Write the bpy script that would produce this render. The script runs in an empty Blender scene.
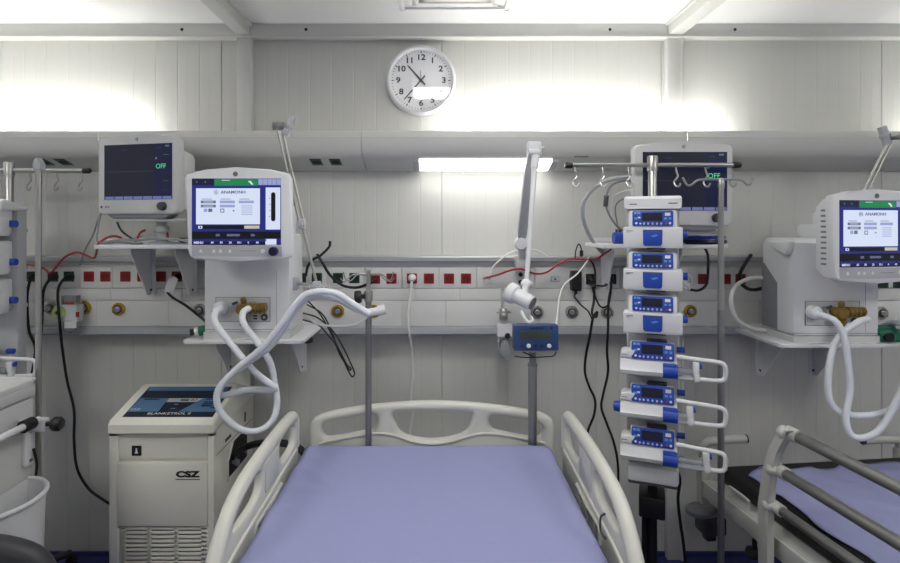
import bpy, bmesh, math, random
from mathutils import Vector, Matrix
random.seed(7)
C = bpy.context.scene.collection
PI = math.pi
F = 550.0                     # focal length in pixels of the 900x563 frame
EYE = 1.5

def W(px, py, d):
    """a point of the place seen at (px,py), d metres in front of the lens plane"""
    return Vector(((px - 440) * d / F, d, EYE - (py - 225) * d / F))

# ------------------------------------------------------------------ materials
def lin(c):
    c /= 255.0
    return c / 12.92 if c <= .04045 else ((c + .055) / 1.055) ** 2.4
def rgb(r, g, b): return (lin(r), lin(g), lin(b), 1)

def mat(name, col, rough=.5, metal=0, var=.04, scale=30, bump=0, spec=.5, trans=0, alpha=1, coat=0, sss=0):
    m = bpy.data.materials.new(name); m.use_nodes = True
    nt = m.node_tree; b = nt.nodes['Principled BSDF']
    tc = nt.nodes.new('ShaderNodeTexCoord')
    nz = nt.nodes.new('ShaderNodeTexNoise'); nz.inputs['Scale'].default_value = scale; nz.inputs['Detail'].default_value = 4
    nt.links.new(tc.outputs['Object'], nz.inputs['Vector'])
    mx = nt.nodes.new('ShaderNodeMix'); mx.data_type = 'RGBA'
    c = rgb(*col)
    mx.inputs['A'].default_value = tuple(v * (1 - var) for v in c[:3]) + (1,)
    mx.inputs['B'].default_value = tuple(min(1, v * (1 + var)) for v in c[:3]) + (1,)
    nt.links.new(nz.outputs['Fac'], mx.inputs['Factor'])
    nt.links.new(mx.outputs['Result'], b.inputs['Base Color'])
    b.inputs['Roughness'].default_value = rough; b.inputs['Metallic'].default_value = metal
    b.inputs['Specular IOR Level'].default_value = spec
    b.inputs['Transmission Weight'].default_value = trans; b.inputs['Alpha'].default_value = alpha
    b.inputs['Coat Weight'].default_value = coat
    if sss:
        b.inputs['Subsurface Weight'].default_value = sss; b.inputs['Subsurface Scale'].default_value = .01
    if bump:
        bp = nt.nodes.new('ShaderNodeBump'); bp.inputs['Strength'].default_value = bump; bp.inputs['Distance'].default_value = .002
        nt.links.new(nz.outputs['Fac'], bp.inputs['Height']); nt.links.new(bp.outputs['Normal'], b.inputs['Normal'])
    return m

def glow(name, col, strength=1):
    m = bpy.data.materials.new(name); m.use_nodes = True
    nt = m.node_tree; b = nt.nodes['Principled BSDF']
    b.inputs['Base Color'].default_value = (.01, .01, .01, 1); b.inputs['Roughness'].default_value = .35; b.inputs['Specular IOR Level'].default_value = .25
    b.inputs['Emission Color'].default_value = rgb(*col); b.inputs['Emission Strength'].default_value = strength
    return m

M = dict(
    wall=mat('wall_panel_paint', (208, 208, 203), .45, var=.015, scale=3),
    ceil=mat('ceiling_paint', (243, 243, 241), .5, var=.015, scale=3),
    trim=mat('trim_paint', (214, 214, 210), .4, var=.02, scale=8),
    floor=mat('blue_vinyl', (50, 56, 112), .35, var=.1, scale=60),
    duct=mat('duct_paint', (206, 206, 203), .35, var=.02, scale=6),
    rail=mat('rail_white', (222, 222, 219), .35, var=.02, scale=8),
    alu=mat('anodised_grey', (176, 178, 182), .4, .35, scale=40),
    dark=mat('dark_gap', (18, 18, 18), .7),
    black=mat('black_plastic', (20, 20, 22), .45),
    rubber=mat('black_rubber', (16, 16, 17), .65),
    white=mat('white_plastic', (222, 223, 225), .4, var=.015),
    offw=mat('offwhite_plastic', (206, 207, 206), .42, var=.02),
    lgrey=mat('light_grey_plastic', (178, 180, 184), .45),
    grey=mat('mid_grey_plastic', (128, 130, 134), .5),
    dgrey=mat('dark_grey_plastic', (62, 63, 66), .5),
    cream=mat('cream_enamel', (226, 225, 214), .42, var=.02),
    bedw=mat('bed_moulding', (205, 205, 196), .38, var=.02),
    bedp=mat('bed_panel', (194, 195, 190), .42, var=.02),
    stretch=mat('stretcher_paint', (186, 187, 182), .4, var=.02),
    steel=mat('brushed_steel', (178, 178, 174), .32, .9, scale=120),
    dsteel=mat('dull_steel', (150, 150, 147), .38, .85, scale=120),
    brass=mat('brass', (196, 156, 60), .35, .8),
    amber=mat('amber_plastic', (126, 98, 40), .3, var=.45, scale=60),
    red=mat('red_socket', (158, 18, 22), .4),
    dred=mat('red_socket_well', (118, 12, 14), .5),
    green=mat('green_socket', (16, 66, 46), .4),
    dgreen=mat('green_socket_well', (8, 36, 26), .5),
    blue=mat('pump_blue', (34, 70, 168), .35),
    lblue=mat('pump_key_blue', (92, 150, 214), .4),
    navy=mat('navy_knob', (22, 28, 66), .35),
    bcase=mat('blue_case', (42, 68, 116), .4),
    lcdg=mat('lcd_olive', (66, 76, 66), .3),
    sheet=mat('lavender_cotton', (146, 149, 188), .85, var=.03, scale=140, bump=.15, spec=.15),
    blackv=mat('black_vinyl', (15, 15, 16), .65),
    leather=mat('charcoal_vinyl', (52, 53, 56), .5, bump=.1),
    hose=mat('breathing_hose', (225, 229, 234), .35),
    wcord=mat('white_cord', (232, 232, 228), .5),
    gcord=mat('grey_cord', (140, 142, 144), .5),
    bcord=mat('black_cord', (17, 17, 18), .5),
    rcord=mat('red_cord', (165, 44, 48), .45),
    clear=mat('clear_plastic', (225, 230, 232), .1, trans=.85, var=0),
    ink=mat('black_ink', (24, 24, 26), .6),
    inkg=mat('grey_ink', (120, 124, 132), .6),
    dial=mat('dial_white', (250, 250, 252), .5, var=.01),
    cshell=mat('console_blue', (76, 112, 150), .4),
    cdark=mat('console_navy', (20, 28, 46), .4),
    greenp=mat('green_fitting', (30, 110, 84), .4),
    lime=mat('pale_green_cap', (190, 206, 140), .4),
    label=mat('paper_label', (226, 226, 224), .7),
)
def thin_glass(name):
    m = bpy.data.materials.new(name); m.use_nodes = True; nt = m.node_tree; nt.nodes.remove(nt.nodes['Principled BSDF'])
    tr = nt.nodes.new('ShaderNodeBsdfTransparent'); gl = nt.nodes.new('ShaderNodeBsdfGlossy'); gl.inputs['Roughness'].default_value = .02
    mx = nt.nodes.new('ShaderNodeMixShader'); mx.inputs[0].default_value = .05
    nt.links.new(tr.outputs[0], mx.inputs[1]); nt.links.new(gl.outputs[0], mx.inputs[2])
    nt.links.new(mx.outputs[0], nt.nodes['Material Output'].inputs[0]); return m
M['glass'] = thin_glass('clock_glass_thin')
E = dict(
    tube=glow('tube_light', (255, 254, 250), 43),
    lens=glow('lens_light', (255, 254, 250), 7.5),
    lamp=glow('ceiling_diffuser', (255, 253, 248), 17.5),
    scr_dark=glow('screen_dark', (30, 34, 54), .6),
    scr_line=glow('screen_line', (70, 76, 96), .8),
    scr_green=glow('screen_green', (90, 220, 150), 1),
    scr_pale=glow('screen_pale', (190, 210, 200), .9),
    scr_yel=glow('screen_yellow', (190, 186, 80), .9),
    scr_key=glow('screen_key', (112, 124, 176), .8),
    scr_blue=glow('screen_blue', (33, 40, 122), 1),
    scr_navy=glow('screen_navy', (16, 20, 54), 1),
    scr_white=glow('screen_white', (212, 222, 244), 1),
    scr_bar=glow('screen_bar', (30, 128, 74), 1),
    scr_btn=glow('screen_button', (150, 160, 205), 1),
    scr_mid=glow('screen_mid', (98, 104, 140), 1),
    scr_blk=glow('screen_black', (8, 9, 18), 1),
    scr_beige=glow('screen_beige', (196, 190, 160), 1),
    lcd=glow('pump_lcd', (22, 26, 52), .6),
    led=glow('pump_led', (120, 200, 240), 1),
)

# ------------------------------------------------------------------ mesh builder
def catmull(pts, n=8):
    pts = [Vector(p) for p in pts]
    if len(pts) < 3: return pts
    P = [2 * pts[0] - pts[1]] + pts + [2 * pts[-1] - pts[-2]]
    out = []
    for i in range(1, len(P) - 2):
        p0, p1, p2, p3 = P[i - 1:i + 3]
        for k in range(n):
            t = k / n
            out.append(.5 * ((2 * p1) + (p2 - p0) * t + (2 * p0 - 5 * p1 + 4 * p2 - p3) * t * t + (3 * p1 - p0 - 3 * p2 + p3) * t ** 3))
    out.append(pts[-1])
    return out

class MB:
    def __init__(s, m=None):
        s.bm = bmesh.new(); s.mats = []; s.i = 0
        if m: s.m(m)
    def m(s, mt):
        if isinstance(mt, str): mt = M.get(mt) or E[mt]
        if mt not in s.mats: s.mats.append(mt)
        s.i = s.mats.index(mt); return s
    def add(s, vs, fs, T=None):
        vv = [s.bm.verts.new((T @ Vector(v)) if T else Vector(v)) for v in vs]
        for f in fs:
            try:
                fc = s.bm.faces.new([vv[k] for k in f]); fc.material_index = s.i; fc.smooth = True
            except ValueError: pass
        return s
    def addbm(s, b, T=None):
        b.verts.index_update()
        s.add([v.co.copy() for v in b.verts], [[v.index for v in f.verts] for f in b.faces], T); b.free(); return s
    def addmesh(s, me, T=None):
        return s.add([v.co.copy() for v in me.vertices], [list(p.vertices) for p in me.polygons], T)
    def box(s, lo, hi, bev=0, seg=2, T=None):
        b = bmesh.new(); bmesh.ops.create_cube(b, size=1)
        lo, hi = Vector(lo), Vector(hi)
        for v in b.verts:
            v.co = Vector(((lo[k] + hi[k]) / 2 + v.co[k] * (hi[k] - lo[k]) for k in range(3)))
        if bev: bmesh.ops.bevel(b, geom=b.edges[:], offset=min(bev, .49 * min(hi - lo)), segments=seg, profile=.5, affect='EDGES')
        return s.addbm(b, T)
    def prism(s, out, h0, h1, T=None, bev=0, seg=2):
        """outline (a,b) extruded along local z from h0 to h1, then T"""
        b = bmesh.new(); n = len(out)
        lo = [b.verts.new((p[0], p[1], h0)) for p in out]; hi = [b.verts.new((p[0], p[1], h1)) for p in out]
        b.faces.new(lo[::-1]); b.faces.new(hi)
        for i in range(n): b.faces.new((lo[i], lo[(i + 1) % n], hi[(i + 1) % n], hi[i]))
        if bev:
            es = [e for e in b.edges if (e.verts[0].co.z - h0) * (e.verts[1].co.z - h0) < 1e-12 and abs(e.verts[0].co.z - e.verts[1].co.z) < 1e-9 or
                  abs(e.verts[0].co.z - e.verts[1].co.z) < 1e-9]
            bmesh.ops.bevel(b, geom=es, offset=bev, segments=seg, profile=.5, affect='EDGES')
        return s.addbm(b, T)
    def cyl(s, a, b, r0, r1=None, n=20, caps=True):
        a, b = Vector(a), Vector(b); r1 = r0 if r1 is None else r1
        q = (b - a).to_track_quat('Z', 'Y').to_matrix()
        vs = []
        for p, r in ((a, r0), (b, r1)):
            for k in range(n):
                t = 2 * PI * k / n; vs.append(p + q @ Vector((r * math.cos(t), r * math.sin(t), 0)))
        fs = [(k, (k + 1) % n, n + (k + 1) % n, n + k) for k in range(n)]
        if caps: fs += [tuple(range(n))[::-1], tuple(range(n, 2 * n))]
        return s.add(vs, fs)
    def lathe(s, prof, T=None, n=28, sx=1, sy=1):
        """profile of (r, z) turned about local z"""
        vs, fs = [], []
        for r, z in prof:
            for k in range(n):
                t = 2 * PI * k / n; vs.append((sx * r * math.cos(t), sy * r * math.sin(t), z))
        for i in range(len(prof) - 1):
            for k in range(n):
                fs.append((i * n + k, i * n + (k + 1) % n, (i + 1) * n + (k + 1) % n, (i + 1) * n + k))
        if len(prof) > 2: fs += [tuple(range(n))[::-1], tuple(range((len(prof) - 1) * n, len(prof) * n))]
        return s.add(vs, fs, T)
    def tube(s, pts, r, n=10, spline=True, sub=8, ribs=0, closed=False):
        pts = catmull(pts, sub) if spline else [Vector(p) for p in pts]
        rr = None
        if ribs:
            L = 0; dense = [pts[0]]
            for a, b in zip(pts, pts[1:]):
                k = max(1, int((b - a).length / (ribs / 2)))
                for j in range(1, k + 1): dense.append(a.lerp(b, j / k))
            pts = dense; rr = [r * (1 if j % 2 else .9) for j in range(len(pts))]
        N = len(pts); vs = []; up = None
        for i, p in enumerate(pts):
            t = (pts[min(i + 1, N - 1)] - pts[max(i - 1, 0)])
            if t.length < 1e-9: t = Vector((0, 0, 1))
            t.normalize()
            if up is None:
                up = t.orthogonal().normalized()
            else:
                up = (up - t * up.dot(t))
                up = up.normalized() if up.length > 1e-6 else t.orthogonal().normalized()
            w = t.cross(up); q = rr[i] if rr else (r[i * (len(r) - 1) // max(1, N - 1)] if isinstance(r, (list, tuple)) else r)
            for k in range(n):
                a = 2 * PI * k / n; vs.append(p + up * (q * math.cos(a)) + w * (q * math.sin(a)))
        fs = [(i * n + k, i * n + (k + 1) % n, (i + 1) * n + (k + 1) % n, (i + 1) * n + k) for i in range(N - 1) for k in range(n)]
        fs += [tuple(range(n))[::-1], tuple(range((N - 1) * n, N * n))]
        return s.add(vs, fs)
    def ball(s, c, r, sx=1, sy=1, sz=1):
        b = bmesh.new(); bmesh.ops.create_uvsphere(b, u_segments=16, v_segments=10, radius=r)
        return s.addbm(b, Matrix.Translation(c) @ Matrix.Diagonal((sx, sy, sz, 1)))
    def plate(s, outline, holes, ext, bev, T=None, smooth=True):
        """moulded plate with holes (local xy), thickness 2*ext, rounded rim"""
        cu = bpy.data.curves.new('tmp', 'CURVE'); cu.dimensions = '2D'; cu.fill_mode = 'BOTH'
        cu.extrude = max(0, ext - bev); cu.bevel_depth = bev; cu.bevel_resolution = 2; cu.offset = -bev
        for lp in [outline] + holes:
            pl = [tuple(p) for p in (chaikin(lp) if smooth else lp)]
            sp = cu.splines.new('POLY'); sp.points.add(len(pl) - 1); sp.use_cyclic_u = True
            for q, p in zip(sp.points, pl): q.co = (p[0], p[1], 0, 1)
        o = bpy.data.objects.new('tmp', cu); C.objects.link(o)
        dg = bpy.context.evaluated_depsgraph_get(); me = bpy.data.meshes.new_from_object(o.evaluated_get(dg))
        s.addmesh(me, T); bpy.data.objects.remove(o); bpy.data.curves.remove(cu); bpy.data.meshes.remove(me)
        return s
    def text(s, txt, size, T=None, ext=0, align='CENTER', bold=0):
        cu = bpy.data.curves.new('tmp', 'FONT'); cu.body = txt; cu.size = size; cu.align_x = align; cu.align_y = 'CENTER'
        cu.extrude = ext; cu.offset = bold; cu.resolution_u = 3
        o = bpy.data.objects.new('tmp', cu); C.objects.link(o)
        dg = bpy.context.evaluated_depsgraph_get(); me = bpy.data.meshes.new_from_object(o.evaluated_get(dg))
        s.addmesh(me, T); bpy.data.objects.remove(o); bpy.data.curves.remove(cu); bpy.data.meshes.remove(me)
        return s
    def build(s, name, parent=None, loc=None, rot=None, flat=False):
        bmesh.ops.remove_doubles(s.bm, verts=s.bm.verts[:], dist=1e-6)
        bmesh.ops.recalc_face_normals(s.bm, faces=s.bm.faces[:])
        me = bpy.data.meshes.new(name); s.bm.to_mesh(me); s.bm.free()
        for m in s.mats: me.materials.append(m)
        if flat: me.shade_flat()
        else: me.set_sharp_from_angle(angle=math.radians(38))
        o = bpy.data.objects.new(name, me); C.objects.link(o)
        if parent: o.parent = parent
        if loc is not None: o.location = loc
        if rot is not None: o.rotation_euler = rot
        return o

def chaikin(p, it=2):
    for _ in range(it):
        q = []
        for a, b in zip(p, p[1:] + p[:1]):
            q += [(a[0] * .75 + b[0] * .25, a[1] * .75 + b[1] * .25), (a[0] * .25 + b[0] * .75, a[1] * .25 + b[1] * .75)]
        p = q
    return p
def rrect(x0, y0, x1, y1, r, n=4):
    out = []
    for cx, cy, a in ((x1 - r, y1 - r, 0), (x0 + r, y1 - r, PI / 2), (x0 + r, y0 + r, PI), (x1 - r, y0 + r, 1.5 * PI)):
        for k in range(n + 1):
            t = a + PI / 2 * k / n; out.append((cx + r * math.cos(t), cy + r * math.sin(t)))
    return out
# local xy -> upright plane facing the room (-y):  x->x, y->z, z->-y
FRONT = Matrix(((1, 0, 0, 0), (0, 0, -1, 0), (0, 1, 0, 0), (0, 0, 0, 1)))
# local xy -> plane facing +x / running along y:  x->y, y->z, z->x
SIDE = Matrix(((0, 0, 1, 0), (1, 0, 0, 0), (0, 1, 0, 0), (0, 0, 0, 1)))
def TR(x, y, z): return Matrix.Translation((x, y, z))

def tag(o, label=None, cat=None, group=None, kind=None):
    if label: o['label'] = label
    if cat: o['category'] = cat
    if group: o['group'] = group
    if kind: o['kind'] = kind
    return o
def thing(name, label, cat, loc=(0, 0, 0), rotz=0, group=None):
    o = bpy.data.objects.new(name, None); C.objects.link(o); o.empty_display_size = .05
    o.location = loc; o.rotation_euler = (0, 0, rotz)
    return tag(o, label, cat, group)
def loc_fn(t):
    T = (Matrix.Translation(t.location) @ Matrix.Rotation(t.rotation_euler.z, 4, 'Z')).inverted()
    return lambda px, py, d: T @ W(px, py, d)
def struct(name, mb): return tag(mb.build(name), kind='structure')
def dup(root, loc, rotz=None, label=None, group=None):
    r = root.copy(); C.objects.link(r); r.location = loc
    if rotz is not None: r.rotation_euler = (0, 0, rotz)
    if label: r['label'] = label
    if group: r['group'] = group
    for ch in list(root.children):
        c = ch.copy(); C.objects.link(c); c.parent = r
        for g in list(ch.children):
            d = g.copy(); C.objects.link(d); d.parent = c
    return r
def cable(name, label, cat, pts, r, m, group=None, plug=None, ribs=0, n=8, sub=8, mats=None):
    """pts are world points; one bendy lead"""
    base = Vector(pts[0]); mb = MB(m).tube([Vector(p) - base for p in pts], r, n, sub=sub, ribs=ribs)
    o = mb.build(name); o.location = base; tag(o, label, cat, group)
    return o

# ------------------------------------------------------------------ the room
WALL = 2.5; CEIL = 2.40
HX = 3.4; BACK = -3.2
struct('floor', MB('floor').box((-HX, BACK, -.05), (HX, WALL, 0)))
b = MB('ceil').box((-HX, BACK, CEIL), (HX, WALL, CEIL + .05))
struct('ceiling', b)
# sandwich-panel wall with real vertical grooves
pts = []; x = -HX; k = 0
xs = []
g = -HX
joints = [-2.03, -1.02, .008, 1.02, 2.045, 3.06, -3.05]
gx = .008 - .1 * 34
while gx < HX:
    j = any(abs(gx - q) < .04 for q in joints)
    xs.append((gx, j)); gx += .1
out = [(-HX, 0)]
for gx, j in xs:
    if gx - .01 <= out[-1][0]: continue
    w, dp = (.0025, .005) if j else (.003, .0009)
    out += [(gx - w, 0), (gx - w * .4, dp), (gx + w * .4, dp), (gx + w, 0)]
    out += [(gx + .05 - .006, 0), (gx + .05, .0003), (gx + .05 + .006, 0)]
out.append((HX, 0))
out = [p for p in out if p[0] <= HX]
vs = []; fs = []
for px_, dy in out: vs += [(px_, WALL + dy, 0), (px_, WALL + dy, CEIL)]
for i in range(len(out) - 1): fs.append((2 * i, 2 * i + 2, 2 * i + 3, 2 * i + 1))
b = MB('wall').add(vs, fs).box((-HX, WALL + .02, 0), (HX, WALL + .06, CEIL))
tag(b.build('wall_back', flat=True), kind='structure')
struct('wall_left', MB('ceil').box((-HX - .05, BACK, 0), (-HX, WALL, CEIL)))
struct('wall_right', MB('ceil').box((HX, BACK, 0), (HX + .05, WALL, CEIL)))
struct('wall_front', MB('ceil').box((-HX, BACK - .05, 0), (HX, BACK, CEIL)))
# cornice along the wall head, posts and ceiling beams over the panel joints
n = 0
def trim(mb):
    global n; n += 1
    return struct('trim_%d' % n, mb)
PX = [(-.91, -.85), (1.018, 1.085)]
cor = MB('trim').box((-HX, WALL - .045, CEIL - .057), (HX, WALL, CEIL), .002)
cor.box((-HX, WALL - .052, CEIL - .062), (HX, WALL, CEIL - .055), .002)
trim(cor)
for x0, x1 in PX:
    b = MB('trim').box((x0, WALL - .04, 0), (x1, WALL, CEIL - .06), .003)
    b.box((x1 - .008, WALL - .046, 0), (x1 + .004, WALL, CEIL - .06), .002)
    trim(b)
    b = MB('trim').box((x0, BACK, CEIL - .05), (x1, WALL - .04, CEIL), .003)
    b.box((x0 - .012, BACK, CEIL - .012), (x1 + .012, WALL - .04, CEIL), .002)
    trim(b)
trim(MB('floor').box((-HX, WALL - .012, 0), (HX, WALL, .02), .003))
# cable holes in the cornice
for px in (182, 306, 610, 735):
    p = W(px, 29.5, WALL - .045)
    o = MB('dark').cyl((0, .004, 0), (0, -.0015, 0), .0068).build('grommet'); o.location = p
    tag(o, 'small black round grommet in the cornice near the %s' % {182: 'beam over the left ventilator', 306: 'beam, between it and the clock', 610: 'beam beside the middle glow', 735: 'beam over the far shelf'}[px], 'grommet')

# ceiling vent
t = thing('ceiling_vent', 'white square ceiling vent with a stepped frame above the clock', 'vent', (.06, 2.06, CEIL))
b = MB('ceil')
x0, x1, y1 = -.233, .227, .245
for k, (ins, zz) in enumerate(((0, -.012), (.03, -.006), (.055, -.010), (.08, -.006), (.105, -.010), (.13, -.006))):
    o_ = .225 - ins
    for (ax, ay, bx_, by) in ((-o_, -o_, o_, -o_ + .02), (-o_, o_ - .02, o_, o_), (-o_, -o_, -o_ + .02, o_), (o_ - .02, -o_, o_, o_)):
        b.box((ax, ay, zz), (bx_, by, 0), .002)
b.build('frame', t)
MB('ceil').box((-.2, -.2, -.004), (.2, .2, 0)).build('back_plate', t)

# ceiling luminaires (the one over the bed is what the clock glass mirrors; the other three are added fill)
def ceiling_light(x, y, label, sx=.3, sy=.3):
    t = thing('ceiling_light', label, 'light', (x, y, CEIL))
    f = MB('white')
    for (a, c, e, g_) in ((-sx - .02, -sy - .02, sx + .02, -sy), (-sx - .02, sy, sx + .02, sy + .02), (-sx - .02, -sy, -sx, sy), (sx, -sy, sx + .02, sy)):
        f.box((a, c, -.02), (e, g_, 0), .002)
    f.build('frame', t)
    MB('lamp').box((-sx, -sy, -.012), (sx, sy, -.002)).build('diffuser', t)
ceiling_light(.12, 1.235, 'oblong ceiling light above the middle of the lavender bed', .3, .185)
ceiling_light(-2.0, .4, 'added square fill light above the bay with the white cart')  # unseen lamp, added to raise the ambient light on this side
ceiling_light(2.1, .4, 'added square fill light above the stretcher bay')  # likewise out of view, put in as fill over the stretcher
ceiling_light(-.0, -1.5, 'added square fill light far behind the foot of the bed')  # added behind the camera to brighten the fronts of things

# ------------------------------------------------------------------ wall clock
p = W(421, 80, 2.5)
t = thing('wall_clock', 'round white wall clock with black numerals on the panelled wall', 'clock', (W(421, 80, 2.47).x, 2.5, W(421, 80, 2.47).z))
FY = Matrix(((1, 0, 0, 0), (0, 0, -1, 0), (0, 1, 0, 0), (0, 0, 0, 1)))
R = .157
b = MB('white').lathe([(.02, .001), (R, .001), (R, .03), (R - .004, .037), (R - .011, .040), (R - .017, .037), (R - .018, .022), (.02, .022)], FY, 56)
b.build('case', t)
MB('dial').lathe([(.001, .0221), (R - .0178, .0221), (R - .0178, .0235), (.001, .0235)], FY, 48).build('dial', t)
b = MB('ink')
for k in range(60):
    a = PI / 2 - 2 * PI * k / 60; big = k % 5 == 0
    r0 = .122 if big else .126; w = .0019 if big else .0008
    T = FY @ TR(0, 0, .0236) @ Matrix.Rotation(a, 4, 'Z')
    b.box((r0, -w, 0), (.133, w, .0006), T=T)
b.build('minute_track', t)
b = MB('ink')
for h in range(1, 13):
    a = PI / 2 - 2 * PI * h / 12
    b.text(str(h), .036, FY @ TR(.103 * math.cos(a), .103 * math.sin(a), .0238) @ Matrix.Scale(1.12, 4, (1, 0, 0)), bold=.0009)
b.build('numerals', t)
def hand(name, deg, L, tail, w, z, mm='ink'):
    a = PI / 2 - math.radians(deg)
    T = FY @ TR(0, 0, z) @ Matrix.Rotation(a, 4, 'Z')
    MB(mm).prism([(-tail, -w), (-tail, w), (L * .9, w * .8), (L, 0), (L * .9, -w * .8)], 0, .001, T).build(name, t)
hand('hour_hand', 318, .094, .027, .0036, .0262)
hand('minute_hand', 221, .120, .027, .0028, .0285)
hand('second_hand', 357, .045, .016, .0010, .031)
MB('ink').cyl((0, -.024, 0), (0, -.033, 0), .004).build('hub', t)
MB('glass').lathe([(.001, .0345), (R - .0175, .0345)], FY, 40).build('glass_cover', t)

# ------------------------------------------------------------------ lighting duct along the wall
t = thing('lighting_duct', 'long pale lighting duct running along the wall below the clock', 'lighting duct', (0, WALL, 1.74))
def Pd(y, z): return (y - WALL, z - 1.74)
prof = [(2.5, 1.745), (2.49, 1.745), (2.35, 1.785), (2.335, 1.795), (2.322, 1.815), (2.315, 1.845), (2.313, 1.885), (2.316, 1.895), (2.322, 1.897), (2.328, 1.892), (2.328, 1.855), (2.5, 1.855)]
prof = [Pd(*q) for q in prof]
for a, c in ((-HX, -1.44), (-1.437, -.332), (-.329, 1.04), (1.043, 2.3), (2.303, HX)):
    MB('duct').prism(prof, a, c, SIDE).build('cover_section', t)
MB('duct').box((-HX, 2.3125 - WALL, 1.868 - 1.74), (HX, 2.3145 - WALL, 1.872 - 1.74), .0008).build('edge_bead', t)
for a, c in ((-3.3, -1.33), (.03, 1.27), (2.14, 3.3)):
    tb = MB('tube').cyl((a, 2.385 - WALL, 1.878 - 1.74), (c, 2.385 - WALL, 1.878 - 1.74), .013, n=16).build('fluorescent_tube', t)
    e = MB('white')
    for q in (a - .02, c): e.box((q, 2.37 - WALL, 1.855 - 1.74), (q + .02, 2.40 - WALL, 1.895 - 1.74), .002)
    e.build('tube_holder', tb)
def slope(x, s):
    o = Vector((x, 2.35 + .14 * s - WALL, 1.785 - .04 * s - 1.74))
    ya = Vector((0, -.9615, .2747)); za = Vector((0, -.2747, -.9615)); xa = Vector((1, 0, 0))
    m = Matrix.Identity(4)
    for k in range(3): m[k][0] = xa[k]; m[k][1] = ya[k]; m[k][2] = za[k]; m[k][3] = o[k]
    return m
for px in (316, 335, 43, 62):
    T = slope((px - 440) * 2.38 / F, .28)
    b = MB('green').box((-.024, -.036, -.002), (.024, .036, .002), .0015, T=T)
    b.m('dark').cyl(T @ Vector((0, 0, .001)), T @ Vector((0, 0, .0028)), .019, n=20)
    o = b.build('socket', t); o['label'] = 'dark green socket under the duct'
b = MB('dgrey').box((-.03, .03, -.0005), (.03, .036, .0012), T=slope(.6, .1)); o = b.build('maker_strip', t)

t = thing('reading_light', 'glowing white reading light strip under the duct below the clock', 'light', (.197, 2.39, 1.77))
b = MB('lens')
def sl2(x, s): return TR(-.197, WALL - 2.39, 1.74 - 1.77) @ slope(x, s)
xa, xb = (413 - 440) * 2.39 / F, (557 - 440) * 2.39 / F
b.prism([(-.055, 0), (.06, 0), (.054, .012), (-.049, .012)], xa + .028, xb - .028, sl2(0, .45) @ Matrix(((0, 0, 1, 0), (1, 0, 0, 0), (0, 1, 0, 0), (0, 0, 0, 1))))
b.build('lens', t)
for q in (xa, xb - .028):
    MB('lgrey').prism([(-.055, 0), (.06, 0), (.054, .012), (-.049, .012)], q, q + .028, sl2(0, .45) @ Matrix(((0, 0, 1, 0), (1, 0, 0, 0), (0, 1, 0, 0), (0, 0, 0, 1)))).build('end_cap', t)

# ------------------------------------------------------------------ service rail with sockets and gas outlets
RY = 2.42
rl = thing('service_rail', 'long white service rail of sockets and gas outlets across the wall', 'service rail', (0, WALL, 1.19))
def zr(py, d=RY): return EYE - (py - 225) * d / F - 1.19
def xr(px, d=RY): return (px - 440) * d / F
yo = lambda d: d - WALL
MB('rail').box((-HX, yo(2.432), zr(334)), (HX, 0, zr(257))).build('backing', rl)
MB('alu').prism([(0, zr(262, 2.4)), (yo(2.398), zr(262, 2.4)), (yo(2.394), zr(261, 2.4)), (yo(2.394), zr(257.4, 2.4)), (yo(2.398), zr(256.6, 2.4)), (0, zr(256.6, 2.4))], -HX, HX, SIDE).build('top_profile', rl)
MB('alu').prism([(0, zr(327, 2.4)), (yo(2.405), zr(327, 2.4)), (yo(2.397), zr(328, 2.4)), (yo(2.394), zr(333.5, 2.4)), (yo(2.398), zr(335, 2.4)), (0, zr(335, 2.4))], -HX, HX, SIDE).build('bottom_profile', rl)
edges = [-60, -22, 16, 80, 112, 150, 188, 226, 264, 289, 326.7, 364, 401.8, 439, 476.7, 535, 582, 620, 658, 690, 732, 770, 810, 850, 906, 944, 1000]
for a, c in zip(edges, edges[1:]):
    MB('rail').box((xr(a) + .001, yo(RY), zr(288)), (xr(c) - .001, yo(2.434), zr(267.5)), .002).build('socket_plate', rl)
cov = [-80, 96, 168, 240, 401, 446, 560, 640, 760, 840, 1000]
for a, c in zip(cov, cov[1:]):
    MB('rail').box((xr(a) + .0008, yo(RY + .002), zr(326)), (xr(c) - .0008, yo(2.434), zr(301)), .001).build('cover_panel', rl)
    MB('rail').box((xr(a + 14) + .0008, yo(RY + .001), zr(300.6)), (xr(c + 14) - .0008, yo(2.434), zr(288.6)), .001).build('cover_strip', rl)
def socket(px, py, col, well):
    c = Vector((xr(px), yo(RY), zr(py)))
    T = TR(*c) @ FRONT
    b = MB(col).prism(rrect(-.0225, -.0225, .0225, .0225, .003), -.004, .003, T, .001)
    b.m(well).lathe([(.0195, .0029), (.0195, .0042), (.0175, .0042), (.0172, .0033), (.001, .0033)], T, 24)
    b.m('dark').cyl(T @ Vector((-.0085, 0, .003)), T @ Vector((-.0085, 0, .0037)), .0028, n=10).cyl(T @ Vector((.0085, 0, .003)), T @ Vector((.0085, 0, .0037)), .0028, n=10)
    b.m(well).box((-.002, .012, .003), (.002, .0175, .0043), T=T).box((-.002, -.0175, .003), (.002, -.012, .0043), T=T)
    o = b.build('socket', rl)
    o['label'] = {'red': 'red power socket', 'green': 'dark green power socket', 'black': 'black power socket'}[col]
for px in (89, 105.5, 125.5, 142.5, 161, 177): socket(px, 276.5, 'red', 'dred')
for px in (32, 53, 69): socket(px, 276.5, 'green', 'dark')
for px in (317, 338, 354.5, 301): socket(px, 278, 'green', 'dgreen')
for px in (375, 391.5, 412, 429, 449, 466): socket(px, 278.5, 'red', 'dred')
for px in (574.6, 591, 611): socket(px, 279, 'black', 'dark')
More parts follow.
